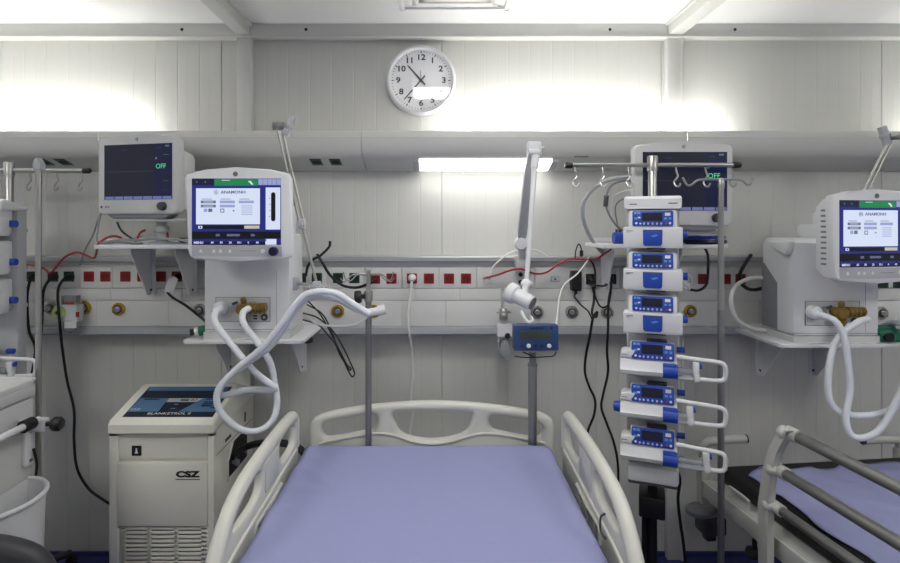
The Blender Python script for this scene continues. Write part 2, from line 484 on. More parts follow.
for px in (703, 725.5, 740.5): socket(px, 279, 'red', 'dred')
for px in (883, 898): socket(px, 283, 'green', 'dgreen')
def gas(px, py, ring):
    T = TR(xr(px), yo(RY - .001), zr(py)) @ FRONT
    b = MB(ring).lathe([(.028, -.002), (.028, .006), (.0255, .009), (.020, .010), (.0185, .006), (.001, .006)], T, 28)
    b.m('dgrey').lathe([(.018, .005), (.018, .0075), (.001, .0075)], T, 24)
    b.m('steel').lathe([(.0125, .007), (.0125, .017), (.009, .019), (.006, .019), (.006, .012), (.001, .012)], T, 20)
    for k in range(3):
        a = PI / 2 + 2 * PI * k / 3
        b.m('dark').cyl(T @ Vector((.024 * math.cos(a), .024 * math.sin(a), .008)), T @ Vector((.024 * math.cos(a), .024 * math.sin(a), .0105)), .0025, n=8)
    o = b.build('gas_outlet', rl); o['label'] = {'brass': 'yellow gas outlet', 'steel': 'steel gas outlet', 'alu': 'grey gas outlet'}[ring]
for px, py, r_ in ((85, 308, 'brass'), (119, 309, 'brass'), (338, 311, 'brass'), (374, 311, 'brass'), (51, 308, 'steel'), (200, 310, 'steel'), (537, 312, 'steel'), (571.5, 312, 'steel'), (607, 312, 'steel'), (881, 313, 'steel'), (690, 311, 'brass')): gas(px, py, r_)
# small switches and data outlets
T = TR(xr(555), yo(RY), zr(279)) @ FRONT
b = MB('lgrey').prism(rrect(-.019, -.012, .019, .012, .002), -.003, .003, T, .0008); b.m('white').box((-.015, -.007, .003), (.015, .007, .0045), T=T); b.m('green').box((-.005, -.003, .0045), (.005, .003, .0052), T=T)
b.build('data_outlet', rl)
for px, py in ((520.5, 274.5), (520.5, 282)):
    T = TR(xr(px), yo(RY), zr(py)) @ FRONT
    MB('black').lathe([(.0095, -.002), (.0095, .006), (.007, .007), (.0065, .004), (.001, .004)], T, 18).build('call_jack', rl)
for px, py in ((484, 278), (489, 278)):
    T = TR(xr(px), yo(RY), zr(py)) @ FRONT
    MB('steel').lathe([(.007, -.002), (.007, .005), (.004, .006), (.004, .016), (.001, .016)], T, 14).build('earth_stud', rl)

# ------------------------------------------------------------------ wall shelves
def shelf(x0, x1, zt, yf, label, brk, drop, zb):
    t = thing('wall_shelf', label, 'shelf', ((x0 + x1) / 2, WALL - .1, zt))
    L = Vector(t.location); w = (x1 - x0) / 2; yb = 2.39 - L.y; y0 = yf - L.y
    b = MB('white').prism([(-w, yb), (w, yb), (w, y0 + .012), (w - .012, y0), (-w + .012, y0), (-w, y0 + .012)], -.015, 0, bev=.003)
    b.build('shelf_board', t)
    lip = MB('white').box((-w + .02, yb - .004, 0), (w - .02, yb, .02), .002); lip.build('back_lip', t)
    for bx in brk:
        # triangular bracket: deep at the top, narrow at the foot
        pr = [(y0 + .15, -.0152), (2.392 - L.y, -.0152), (2.392 - L.y, -drop), (2.36 - L.y, -drop), (y0 + .15, -.04)]
        bb = MB('white').prism(pr, bx - L.x - .003, bx - L.x + .003, SIDE)
        bb.prism([(2.386 - L.y, -.0152), (2.392 - L.y, -.0152), (2.392 - L.y, -drop), (2.386 - L.y, -drop)], bx - L.x - .02, bx - L.x + .02, SIDE)
        o = bb.build('bracket', t)
        k = MB('black').cyl((bx - L.x, 2.386 - L.y, -drop + .02), (bx - L.x, 2.376 - L.y, -drop + .02), .006, n=12)
        k.build('bolt', o)
    if zb:
        b = MB('black').lathe([(.006, -.032), (.018, -.032), (.021, -.040), (.021, -.052), (.017, -.056), (.001, -.056)], TR(brk[0] - L.x + zb, y0 + .22, 0), 18)
        b.cyl((brk[0] - L.x + zb, y0 + .22, -.0152), (brk[0] - L.x + zb, y0 + .22, -.035), .006, n=10)
        b.build('clamp_knob', t)
    return t
shelf(-1.316, -.912, 1.424, 2.08, 'white wall shelf holding cables and the turned-away monitor, above yellow gas outlets', (-1.255, -1.075), .225, 0)
shelf(-.972, -.514, 1.066, 2.07, 'white wall shelf carrying the ventilator with the green fitting beside it', (-.91, -.60), .2, .36)
shelf(.63, 1.118, 1.424, 2.12, 'white wall shelf behind the tall infusion stand, under a dark monitor', (.72, 1.0), .2, 0)
shelf(1.283, 1.80, 1.051, 2.07, 'white wall shelf carrying the ventilator above the stretcher', (1.39, 1.62), .2, .06)

# ------------------------------------------------------------------ patient monitors
def make_monitor(loc, rotz, label):
    t = thing('patient_monitor', label, 'monitor', loc, rotz, None)
    w, h = .187, .319
    out = [(-w, .02), (-w + .006, .008), (-w + .02, 0), (w - .02, 0), (w - .006, .008), (w, .02), (w, h - .03), (w - .004, h - .02), (w - .016, h - .012), (.08, h - .002), (0, h), (-.08, h - .002), (-w + .016, h - .012), (-w + .004, h - .02), (-w, h - .03)]
    b = MB('offw').prism(out, -.042, 0, FRONT, .008, 3)
    b.build('bezel', t)
    b = MB('offw').prism([(.035, .018), (.105, .03), (.105, .225), (.09, .245), (.035, .255)], -.04, .19, SIDE, .008)
    b.build('rear_housing', t)
    MB('grey').prism([(-.15, 0), (.15, 0), (.12, -.018), (-.12, -.018)], -.06, -.005, FRONT, .004).build('base_foot', t)
    x0, x1, z0, z1 = -.154, .163, .058, .279
    s = MB('scr_dark').box((x0, -.0015, z0), (x1, .004, z1))
    y = -.0022
    def q(m_, a, c, e, g_): s.m(m_).box((a, y, c), (e, -.0012, g_))
    q('scr_line', x0, .17, x1 - .085, .1712); q('scr_line', x0 + .08, .255, x0 + .11, .2562)
    for k in range(7): q('scr_key', x0 + .005 + k * .045, z0 + .001, x0 + .045 + k * .045, z0 + .013)
    q('scr_navy', x1 - .084, .07, x1 - .001, .278)
    def tx(m_, st, sz, x, z): s.m(m_).text(st, sz, TR(x, y - .0004, z) @ FRONT)
    tx('scr_green', 'OFF', .027, x1 - .05, .188); tx('scr_pale', '- - -', .014, x1 - .026, .235)
    tx('scr_yel', '- - -', .014, x1 - .026, .132); tx('scr_pale', 'X', .012, x1 - .072, .22)
    tx('scr_pale', '10:37', .009, x1 - .022, .268); tx('scr_line', 'mmHg', .009, x1 - .06, .262); tx('scr_key', '- -', .012, x1 - .03, .098)
    s.build('screen', t)
    b = MB('dgrey').lathe([(.017, 0), (.017, .012), (.015, .018), (.001, .018)], TR(.122, -.001, .031) @ FRONT, 24); b.build('knob', t)
    b = MB('dgrey').lathe([(.006, 0), (.006, .002), (.001, .002)], TR(0, -.0008, .299) @ FRONT, 20); b.m('lgrey').lathe([(.0045, .002), (.0045, .0024), (.001, .0024)], TR(0, -.0008, .299) @ FRONT, 16); b.build('badge', t)
    b = MB('dgrey').box((-.172, -.0012, .026), (-.164, 0, .034)); b.m('inkg').box((-.15, -.0012, .027), (-.143, 0, .033)).box((-.138, -.0012, .027), (-.131, 0, .033)); b.build('status_marks', t)
    return t
m1 = make_monitor((-1.208, 2.192, 1.543), math.radians(-13), 'dark-screened patient monitor turned away, on the shelf over yellow gas outlets')
m2 = dup(m1, (.917, 2.07, 1.496), 0, 'dark-screened patient monitor facing the room behind the tall infusion stand')
def mount(x, y, zt, zb, label):
    t = thing('monitor_mount', label, 'monitor mount', (x, y, zb))
    h = zt - zb
    MB('lgrey').box((-.16, -.05, h - .012), (.17, .09, h), .004).build('mount_plate', t)
    MB('lgrey').lathe([(.05, 0), (.05, .006), (.024, .01), (.02, .02), (.02, h * .45), (.027, h * .5), (.027, h * .7), (.02, h * .75), (.02, h - .012), (.001, h - .012)], None, 24).build('post', t)
mount(-1.13, 2.235, 1.524, 1.424, 'short grey swivel mount under the turned-away monitor')
mount(.90, 2.14, 1.477, 1.424, 'low grey mount under the monitor behind the infusion stand')

# ------------------------------------------------------------------ ventilators
def make_ventilator(loc, label, dz, dspin):
    t = thing('ventilator', label, 'ventilator', loc)
    # body: rounded upright box with a chamfered lower back
    b = MB('white').prism([(0, .028), (.20, .028), (.20, .37), (.185, .392), (.17, .397), (.02, .397), (.0, .38)], -.163, .163, SIDE, .006)
    b.build('body', t)
    MB('offw').prism([(-.004, 0), (.205, 0), (.203, .026), (-.004, .026)], -.166, .166, SIDE, .003).build('base_tray', t)
    b = MB('grey').prism([(.10, .032), (.202, .032), (.202, .29), (.185, .29), (.10, .217)], -.1655, -.160, SIDE, .001)
    b.build('side_panel', t)
    b = MB('white').prism([(-.005, .385), (.12, .385), (.10, .36), (.01, .335), (-.005, .36)], -.19, -.16, SIDE, .006); b.build('side_handle', t)
    b = MB('white').box((-.025, .06, .39), (.14, .20, .45 + max(dz - .41, 0)), .012).box((.02, .045, .44), (.125, .17, .50 + (dz - .41)), .012)
    b.build('neck', t)
    MB('lgrey').box((.055, .0, dz - .04), (.105, .08, dz + .05), .008).box((.0, -.11, dz - .07), (.11, .03, dz + .06), .015).build('swivel_arm', t)
    # connector panel on the front
    b = MB('offw').prism(rrect(-.118, .066, .088, .158, .003), -.001, .0016, FRONT)
    b.m('dgrey')
    for (a, c, e, g_) in ((-.119, .0655, .089, .0668), (-.119, .1575, .089, .1588), (-.119, .066, -.1177, .158), (.0877, .066, .089, .158)): b.box((a, -.0022, c), (e, 0, g_))
    b.m('label').box((.02, -.0024, .07), (.045, -.001, .095)).m('dgrey').box((.024, -.0028, .074), (.041, -.001, .08)).box((.024, -.0028, .084), (.041, -.001, .09))
    cp = b.build('connector_panel', t)
    b = MB('hose').lathe([(.024, 0), (.026, .02), (.022, .034), (.012, .04), (.001, .04)], TR(-.095, -.001, .118) @ FRONT, 20); b.m('white').cyl((-.095, -.03, .12), (-.105, -.055, .108), .0125, n=16)
    b.build('patient_port', cp)
    b = MB('amber').cyl((-.005, 0, .118), (-.005, -.05, .118), .02, n=20).cyl((-.005, -.03, .118), (.083, -.03, .125), .017, n=18).cyl((-.002, -.03, .118), (-.002, -.03, .056), .0145, n=16)
    for xx in (.02, .04, .055, .07): b.cyl((xx, -.03, .121), (xx + .006, -.03, .1215), .0205, n=18)
    b.cyl((-.005, -.03, .118), (.0, -.03, .155), .013, .009, n=14).ball((-.002, -.032, .152), .012)
    b.build('expiratory_valve', cp)
    b = MB('dgrey').lathe([(.013, 0), (.013, .006), (.009, .008), (.001, .008)], TR(.068, -.001, .083) @ FRONT, 18); b.m('lgrey').lathe([(.006, .008), (.006, .0086), (.001, .0086)], TR(.068, -.001, .083) @ FRONT, 14); b.build('sensor_socket', cp)
    b = MB('clear').box((-.055, -.012, .10), (-.03, 0, .14), .003); b.m('dgrey').cyl((-.048, -.018, .135), (-.03, -.018, .142), .005, n=10); b.build('water_trap', cp)
    b = MB('dgrey').box((-.163, -.0006, .385 - .35), (.163, .002, .0365)); b.box((.112, -.0004, .04), (.1128, .002, .26)); b.build('seam', t)
    # display head, built about its own centre (px scale 285/m)
    rot = (0, 0, dspin); dl = (.0265, -.17, dz)
    S = lambda px, py: ((px - 237.5) / 285, (213.6 - py) / 285)
    ol = [(184.3, 178), (186, 174), (205, 169.5), (237, 167), (270, 169), (288, 173.5), (290.5, 178), (292.3, 250), (292, 256), (286, 259.5), (237, 261.5), (194, 259.5), (189, 256), (187.5, 250)]
    d = MB('white').prism([S(*p_) for p_ in ol], -.036, 0, FRONT, .008, 3)
    for k in range(11):
        z = .085 - k * .019
        d.m('grey').box((-.1727, .040, z), (-.16, .062, z + .007))
    d.m('white').prism([(.03, -.150), (.055, -.145), (.085, -.12), (.085, .10), (.055, .128), (.03, .135)], -.172, .15, SIDE, .004)
    dp = d.build('display_head', t, dl, rot)
    y = -.0015
    b = MB('scr_blue'); cnt = [0]
    def q(m_, x0, y0, x1, y1, lv=1):
        a = S(x0, y1); c = S(x1, y0); b.m(m_).box((a[0], y - .0003 * lv, a[1]), (c[0], .002, c[1]))
    q('scr_blue', 192, 178.5, 281, 245, 0)
    q('scr_navy', 192, 178.5, 214.5, 185, 1); q('scr_bar', 214.5, 179, 258, 185.8, 1); q('scr_btn', 258.5, 179, 281, 185, 1)
    for k in range(1, 5): q('scr_mid', 258.5 + 4.5 * k, 179, 258.9 + 4.5 * k, 185, 2)
    q('scr_white', 196.2, 188.3, 260, 224.3, 1)
    q('scr_blk', 197.5, 225.5, 245, 229, 1); q('scr_beige', 244.5, 225.6, 259.5, 228.6, 2); q('scr_white', 198.5, 225.9, 202.5, 228.6, 2); q('scr_navy', 200, 226.5, 201.4, 228, 3)
    q('scr_white', 265.8, 187.5, 280.3, 229.5, 1)
    a = S(271.2, 221.3); c = S(275.6, 192.3); b.m('scr_blk').prism(rrect(a[0], a[1], c[0], c[1], .0075), .0019, .0024, FRONT)
    for k in range(4): q('scr_mid', 269, 198 + k * 6, 270.6, 198.5 + k * 6, 2)
    q('scr_blk', 192, 231.5, 281, 238.5, 1)
    for x in (216, 227, 235, 251): q('scr_mid', x, 234, x + (6 if x == 227 else 4), 236.3, 2)
    q('scr_mid', 228, 234, 240, 236, 2)
    for k in range(8): q('scr_navy', 192.3 + k * 9.4, 238.6, 201.3 + k * 9.4, 244.8, 1); q('scr_blue', 192.8 + k * 9.4, 239.2, 200.8 + k * 9.4, 241.4, 2)
    q('scr_white', 265.5, 239, 276.5, 244.7, 2)
    for x, w_ in ((208, 13), (227, 13.5), (245.5, 13.5)):
        q('scr_mid', x - 6, 198.8, x + 4, 199.4, 2)
    for x, ro in ((201, ('scr_mid', 'scr_mid')), (220, ('scr_btn', 'scr_btn')), (239, ('scr_btn', None))):
        for j, mm in enumerate(ro):
            if mm: q(mm, x, 200.6 + j * 4.1, x + 15, 203.3 + j * 4.1, 2)
    for j in range(2): q('scr_white', 203.5, 201.7 + j * 4.1, 213.5, 202.3 + j * 4.1, 3)
    q('scr_btn', 204, 208.6, 207.5, 212, 2); q('scr_mid', 208.5, 208.6, 212.5, 212, 2); q('scr_mid', 220.5, 208.6, 224.5, 212.6, 2); q('scr_white', 221.3, 209.4, 223.7, 211.8, 3)
    q('scr_mid', 233, 210, 234.5, 211.5, 2)
    for k in range(5): q('scr_btn', 241.5, 205.5 + k * 2.1, 252.5, 206.2 + k * 2.1, 2)
    def tx(m_, st, sz, px, py, sx=1): 
        a = S(px, py); b.m(m_).text(st, sz, TR(a[0], y - .0012, a[1]) @ FRONT @ Matrix.Scale(sx, 4, (1, 0, 0)), bold=sz * .035)
    tx('scr_mid', 'ANAMONH', .0145, 233.5, 192.3, 1.15)
    a = S(216.3, 192.2); b.m('scr_mid').tube([(a[0] + .0075 * math.cos(k * PI / 8), y - .001, a[1] + .0075 * math.sin(k * PI / 8)) for k in range(17)], .0008, 6, spline=False)
    b.box((a[0] - .003, y - .0012, a[1] - .004), (a[0] - .001, y, a[1] + .003)).box((a[0] + .001, y - .0012, a[1] - .004), (a[0] + .003, y, a[1] + .003))
    tx('scr_white', 'MENU', .011, 196.8 + 2, 242.7, 1.1)
    for k, st in enumerate(('60', '50', '20', '10.1', '0', '40')): tx('scr_white', st, .0095, 212.5 + k * 9.0, 242.6)
    for px in (197, 205.5): tx('scr_btn', 'v', .009, px, 182)
    b.m('scr_white').prism([S(248, 181), S(251, 181), S(253.5, 184.6), S(252, 184.9)], .0015, .0022, FRONT); q('scr_white', 222, 180, 230, 180.6, 2)
    b.build('screen', dp)
    b = MB('lgrey').prism([S(*p_) for p_ in ((191.5, 246), (281.5, 246), (282, 256.5), (192.5, 256.5))], -.002, .0012, FRONT)
    b.m('white')
    for px in (201, 214, 218.5 + 2, 230): b.prism([S(px - 1.7, 252.6), S(px + 1.7, 252.6), S(px + .9, 249.5), S(px - .9, 249.5)], .0012, .0024, FRONT)
    b.lathe([(.0075, .001), (.0075, .003), (.001, .003)], TR(*[S(263, 251)[0], 0, S(263, 251)[1]]) @ FRONT, 16)
    b.m('inkg').box((S(240, 251)[0], -.0016, S(240, 251.2)[1]), (S(256, 251)[0], 0, S(240, 250.7)[1]))
    b.build('control_strip', dp)
    MB('navy').lathe([(.0165, 0), (.0165, .012), (.0145, .017), (.001, .0175)], TR(S(274, 251.3)[0], -.001, S(274, 251.3)[1]) @ FRONT, 26).build('rotary_knob', dp)
    T = TR(S(235.5, 174)[0], -.0005, S(235.5, 174)[1]) @ FRONT
    b = MB('dgrey').lathe([(.0085, 0), (.0085, .0015), (.001, .0015)], T, 22); b.m('lgrey').lathe([(.0068, .0014), (.0068, .0019), (.0058, .0019), (.0058, .0014)], T, 22); b.box((-.003, -.0004, .0014), (.003, .0004, .002), T=T).box((-.0004, -.003, .0014), (.0004, .003, .002), T=T); b.build('badge', dp)
    return t
V1 = make_ventilator((-.737, 2.10, 1.066), 'white ventilator with a bright blue screen, on the shelf left of the bed pole', .474, 0)
V2 = make_ventilator((1.512, 2.10, 1.051), 'white ventilator with a blue screen, on the shelf above the stretcher', .412, math.radians(10))

# jointed support arms fixed to the ventilators
def arm(name, label, P, knob_dir):
    base = Vector(P[0]); t = thing(name, label, 'support arm', base)
    L = [Vector(p_) - base for p_ in P]
    a = MB('steel').cyl(L[0], L[1], .0055, n=12); a.build('lower_rod', t)
    b = MB('lgrey').box(L[1] - Vector((.012, .012, .018)), L[1] + Vector((.012, .012, .018)), .004).cyl(L[1] - Vector((0, .03, 0)), L[1] + Vector((0, .01, 0)), .007, n=12); b.build('elbow', t)
    s_ = Vector((.008, 0, 0))
    u = MB('steel').cyl(L[1] - s_, L[2] - s_, .0045, n=12).cyl(L[1] + s_, L[2] + s_, .0045, n=12); u.build('upper_rods', t)
    c = MB('steel').cyl(L[2] - Vector((.02, 0, 0)), L[2] + Vector((.022, 0, 0)), .015, n=18).ball(L[2], .016); c.build('joint', t)
    k = L[2] + Vector((.036 * knob_dir, -.004, .0))
    kb = MB('lgrey').cyl(L[2], k, .007, n=12).prism([(-.014, -.036), (.014, -.036), (.010, -.012), (.010, .012), (.016, .036), (-.012, .036), (-.010, .012), (-.010, -.012)], -.010, .010, TR(*k) @ Matrix.Rotation(.35 * knob_dir, 4, 'Y') @ FRONT, .004).ball(k, .016); kb.build('wing_knob', t)
    return t, L
A1, L = arm('support_arm', 'thin jointed steel arm rising beside the screen of the ventilator left of bed', [W(317, 285, 1.98), W(302, 224, 1.98), W(279, 126, 1.98)], 1)
b = MB('lgrey').box((-.014, -.02, -.012), (.014, .012, .014), .004)
for dx in (-.022, .006, .03): b.tube([Vector((dx, -.01, -.005)) + Vector((.0, -.014, 0)), Vector((dx - .010, -.012, -.028)), Vector((dx, .0, -.046)), Vector((dx + .012, -.012, -.03))], .0035, 8)
b.cyl((-.03, -.008, -.006), (.045, -.008, -.006), .005, n=10)
b.build('hose_clip', A1)
b = MB('steel').cyl((0, 0, 0), Vector((-.565, 2.16, 1.27)) - A1.location, .006, n=12); b.build('mounting_rod', A1)
b = MB('lgrey').box(Vector((-.5745, 2.14, 1.245)) - A1.location, Vector((-.555, 2.18, 1.295)) - A1.location, .004); b.build('mounting_clamp', A1)
A2, L = arm('support_arm', 'thin jointed steel arm with a grey wing knob above the far ventilator', [(1.69, 2.14, 1.30), W(862, 198, 2.10), W(893, 136, 2.1)], -1)

# ------------------------------------------------------------------ breathing hoses
def hose(label, pts, r=.0122):
    base = Vector(pts[0])
    o = MB('hose').tube([Vector(p_) - base for p_ in pts], r, 12, sub=10, ribs=.008).build('breathing_hose')
    o.location = base
    tag(o, label, 'breathing hose', 'breathing hoses hanging from the ventilators'); return o
hose('white breathing hose from the clear port, crossing below the left ventilator', [W(222, 308, 2.03), W(215.5, 313, 2.0), W(216, 324, 1.98), W(232, 345, 1.96), W(251, 368, 1.95), W(266, 381, 1.955), W(275, 387, 1.965), W(270, 390, 1.975), W(247, 390, 1.98), W(225, 395, 1.97), W(219, 392, 1.95), W(228, 378, 1.935), W(250, 361, 1.925), W(271, 345, 1.92), W(288, 321, 1.92), W(303, 301, 1.92), W(318, 295.5, 1.925), W(338, 299, 1.94), W(356, 309, 1.95), W(368, 312, 1.955)])
hose('white breathing hose from the amber valve, looping down beside the blue console', [W(249, 308, 2.03), W(243, 313, 2.0), W(244, 324, 1.985), W(258, 343, 1.985), W(270, 362, 1.985), W(275, 385, 1.985), W(277, 405, 1.98), W(272, 421, 1.96), W(258, 431, 1.94), W(240, 429, 1.92), W(224, 416, 1.90), W(217, 402, 1.89), W(220, 387, 1.89), W(238, 368, 1.89), W(262, 348, 1.885), W(281, 325, 1.88), W(299, 300, 1.885), W(314, 292, 1.89), W(335, 293, 1.90), W(353, 304, 1.92), W(369, 314, 1.935)])
b = MB('white').cyl((0, 0, 0), W(384, 310, 1.96) - W(366, 313, 1.945), .014, n=18).cyl(W(378, 311, 1.955) - W(366, 313, 1.945), W(385, 309, 1.96) - W(366, 313, 1.945), .018, n=18)
o = b.build('hose_connector'); o.location = W(366, 313, 1.945); tag(o, 'white tubular connector joining the two hose ends at the bed pole', 'hose connector')
cable('sampling_tube', 'thin white tube looping under the hose ends beside the bed pole', 'tube', [W(306, 316, 1.97), W(318, 324, 1.97), W(338, 326, 1.965), W(356, 324, 1.96), W(366, 318, 1.95), W(364, 313, 1.94)], .004, 'wcord')
hose('white breathing hose dropping in a deep loop over the stretcher handle', [W(815, 316, 2.03), W(822, 315.5, 2.01), W(836, 322, 1.98), W(844, 338, 1.97), W(848, 365, 1.97), W(850, 390, 1.97), W(846, 415, 1.96), W(849, 432, 1.95), W(860, 438, 1.94), W(878, 431, 1.93), W(892, 410, 1.92), W(906, 380, 1.92), W(919, 350, 1.95), (1.735, 2.02, 1.12), (1.745, 2.12, 1.125), (1.75, 2.21, 1.085), (1.755, 2.30, 1.066)])
hose('white breathing hose from the amber valve, hanging in the shallower loop above stretcher', [W(868, 319, 2.03), W(858, 322, 2.01), W(842, 334, 2.0), W(832, 352, 1.995), W(828, 378, 1.99), W(830, 400, 1.985), W(840, 412, 1.98), W(860, 415.5, 1.975), W(882, 413, 1.97), W(902, 402, 1.96), W(925, 382, 1.96), W(938, 352, 1.98), (1.785, 2.05, 1.125), (1.785, 2.13, 1.128), (1.785, 2.21, 1.085), (1.785, 2.30, 1.066)])

# ------------------------------------------------------------------ infusion stands with stacked pumps
def hookpts(x, z):
    return [(x, 0, z), (x + .002, -.004, z - .02), (x + .006, -.006, z - .035), (x - .002, -.008, z - .047), (x - .008, -.006, z - .058), (x - .004, -.012, z - .072), (x + .006, -.016, z - .074), (x + .012, -.016, z - .062)]
def make_stand(loc, rotz, label, br=0):
    t = thing('infusion_stand', label, 'infusion stand', loc, rotz)
    MB('steel').lathe([(.0165, .3), (.0165, 1.745), (.014, 1.75), (.001, 1.75)], None, 24).build('pole', t)
    MB('steel').lathe([(.0195, 1.70), (.0195, 1.752), (.017, 1.756), (.001, 1.756)], None, 24).build('collar', t)
    zb = 1.722; ro = (0, 0, br)
    MB('steel').cyl((-.30, -.0, zb), (.30, 0, zb), .0085, n=16).build('crossbar', t, None, ro)
    for sgn in (-1, 1):
        MB('black').lathe([(.0115, 0), (.0115, .024), (.009, .028), (.001, .028)], TR(sgn * .296, 0, zb) @ Matrix.Rotation(sgn * PI / 2, 4, 'Y'), 16).build('end_cap', t, None, ro)
    for x in (-.286, -.185, -.089, .085, .193, .289):
        MB('steel').tube(hookpts(x, zb - .006), .0036, 8).build('hook', t, None, ro)
    b = MB('lgrey').box((-.088, -.075, .66), (.088, -.018, 1.58), .012)
    for k in range(6): b.box((-.0885, -.03, .72 + k * .15), (.0885, -.019, .735 + k * .15), .001)
    b.build('rack_column', t)
    b = MB('white').prism([(-.165, 1.556), (-.02, 1.556), (-.02, 1.575), (-.15, 1.6), (-.165, 1.59)], -.093, .093, SIDE, .008, 3); b.m('inkg').box((.05, -.1665, 1.572), (.078, -.164, 1.576)).box((-.075, -.1665, 1.57), (-.05, -.164, 1.574))
    b.build('top_cover', t)
    MB('white').box((-.084, -.16, .607), (.084, -.012, .664), .012).build('base_box', t)
    MB('dgrey').box((-.08, -.155, .599), (.08, -.016, .608), .003).build('base_trim', t)
    MB('black').lathe([(.03, .06), (.03, .1), (.016, .11), (.016, .64), (.001, .64)], TR(0, -.05, 0), 20).build('lower_pole', t)
    MB('black').cyl((.0, -.02, .09), (0, -.02, .46), .014, n=16).cyl((-.026, -.05, .09), (-.026, -.05, .46), .011, n=16).build('column_sleeve', t)
    MB('black').box((-.046, -.105, .46), (.042, .0, .535), .006).build('clamp_block', t)
    for k in range(5):
        a = 2 * PI * k / 5 + .9
        e = Vector((.25 * math.cos(a), .25 * math.sin(a) - .05, .075))
        l = MB('dgrey').cyl((0, -.05, .09), e, .02, .014, 12).build('base_leg', t)
        MB('black').cyl(e + Vector((-.012, 0, -.047)), e + Vector((.012, 0, -.047)), .028, n=16).cyl(e, e + Vector((0, 0, -.04)), .008, n=8).build('caster', l)
    return t
S1 = make_stand((.788, 2.04, 0), math.radians(-21), 'steel pole stand with six stacked pumps standing between the two beds', math.radians(20))
S2 = make_stand((-1.755, 2.24, 0), math.radians(2), 'steel pole stand with pumps standing behind the white cart')

def disp(b, x0, x1, z0, z1, y, tilt=0):
    """blue pump keypad with a dark screen; front plane at y"""
    w = x1 - x0; h = z1 - z0
    T = TR((x0 + x1) / 2, y, z0) @ Matrix.Rotation(-tilt, 4, 'X')
    U = lambda u, v: (u * w - w / 2, v * h)
    def q(m_, u0, v0, u1, v1, d=.002):
        a = U(u0, v0); c = U(u1, v1); b.m(m_).box((a[0], -d, a[1]), (c[0], .001, c[1]), T=T)
    b.m('blue').prism(rrect(-w / 2, 0, w / 2, h, .006), -.004, .001, T @ FRONT, .0015)
    q('lcd', .24, .32, .74, .86, .0022)
    q('lblue', .04, .78, .1, .92); q('lblue', .12, .78, .2, .92)
    q('lblue', .05, .42, .13, .56); q('label', .14, .5, .2, .6)
    q('label', .80, .66, .93, .86); q('lblue', .78, .42, .85, .55); q('lblue', .89, .42, .95, .55)
    def oval(m_, u, v, rw, rh):
        a = U(u, v); b.m(m_).lathe([(.5, .0008), (.5, .0022), (.001, .0022)], T @ FRONT @ TR(a[0], a[1], 0) @ Matrix.Diagonal((rw * 2, rh * 2, 1, 1)), 12)
    for k in range(5): oval('label', .29 + k * .105, .15, .0032, .0042); oval('blue', .29 + k * .105, .15, .0016, .0026)
    oval('label', .1, .18, .0045, .0042); oval('label', .2, .15, .0035, .0035); oval('label', .92, .18, .0045, .0045)
    oval('red', .83, .17, .0042, .0042); oval('label', .83, .17, .0016, .0016)
    q('led', .06, .84, .085, .88, .0026)

def make_volumetric(loc, rotz, label):
    t = thing('infusion_pump', label, 'infusion pump', loc, rotz, 'infusion pumps in a stack'); t.scale = (.92, .92, .92)
    MB('white').box((-.085, .002, .004), (.085, .095, .139), .01).build('housing', t)
    b = MB('white').prism([(.05, .0), (-.006, .0), (-.012, .012), (-.008, .073), (.0, .077), (.05, .077)], -.103, .103, SIDE, .005, 2)
    b.m('inkg').box((-.092, -.012, .062), (-.068, -.0075, .0645)).box((-.092, -.0125, .058), (-.08, -.0078, .0595))
    b.build('front_cover', t)
    b = MB('blue').prism([(-.034, .066), (.034, .066), (.033, .014), (.026, .008), (-.026, .008), (-.033, .014)], .0065, .0155, FRONT, .003)
    b.m('lblue').prism([(-.008, .044), (.012, .05), (.02, .046), (.004, .04)], .0155, .017, FRONT)
    b.m('navy').box((-.034, -.0145, .0635), (.034, -.006, .0675))
    b.build('door_latch', t)
    b = MB('white').box((-.078, .003, .078), (.078, .02, .139), .004)
    disp(b, -.071, .071, .0815, .1385, -.0045, .1)
    b.build('keypad', t)
    MB('navy').box((-.02, .0, -.0058), (.045, .06, .003), .002).build('release_lever', t)
    MB('blue').cyl((.085, .06, .05), (.122, .06, .05), .0145, n=16).build('side_knob', t)
    return t
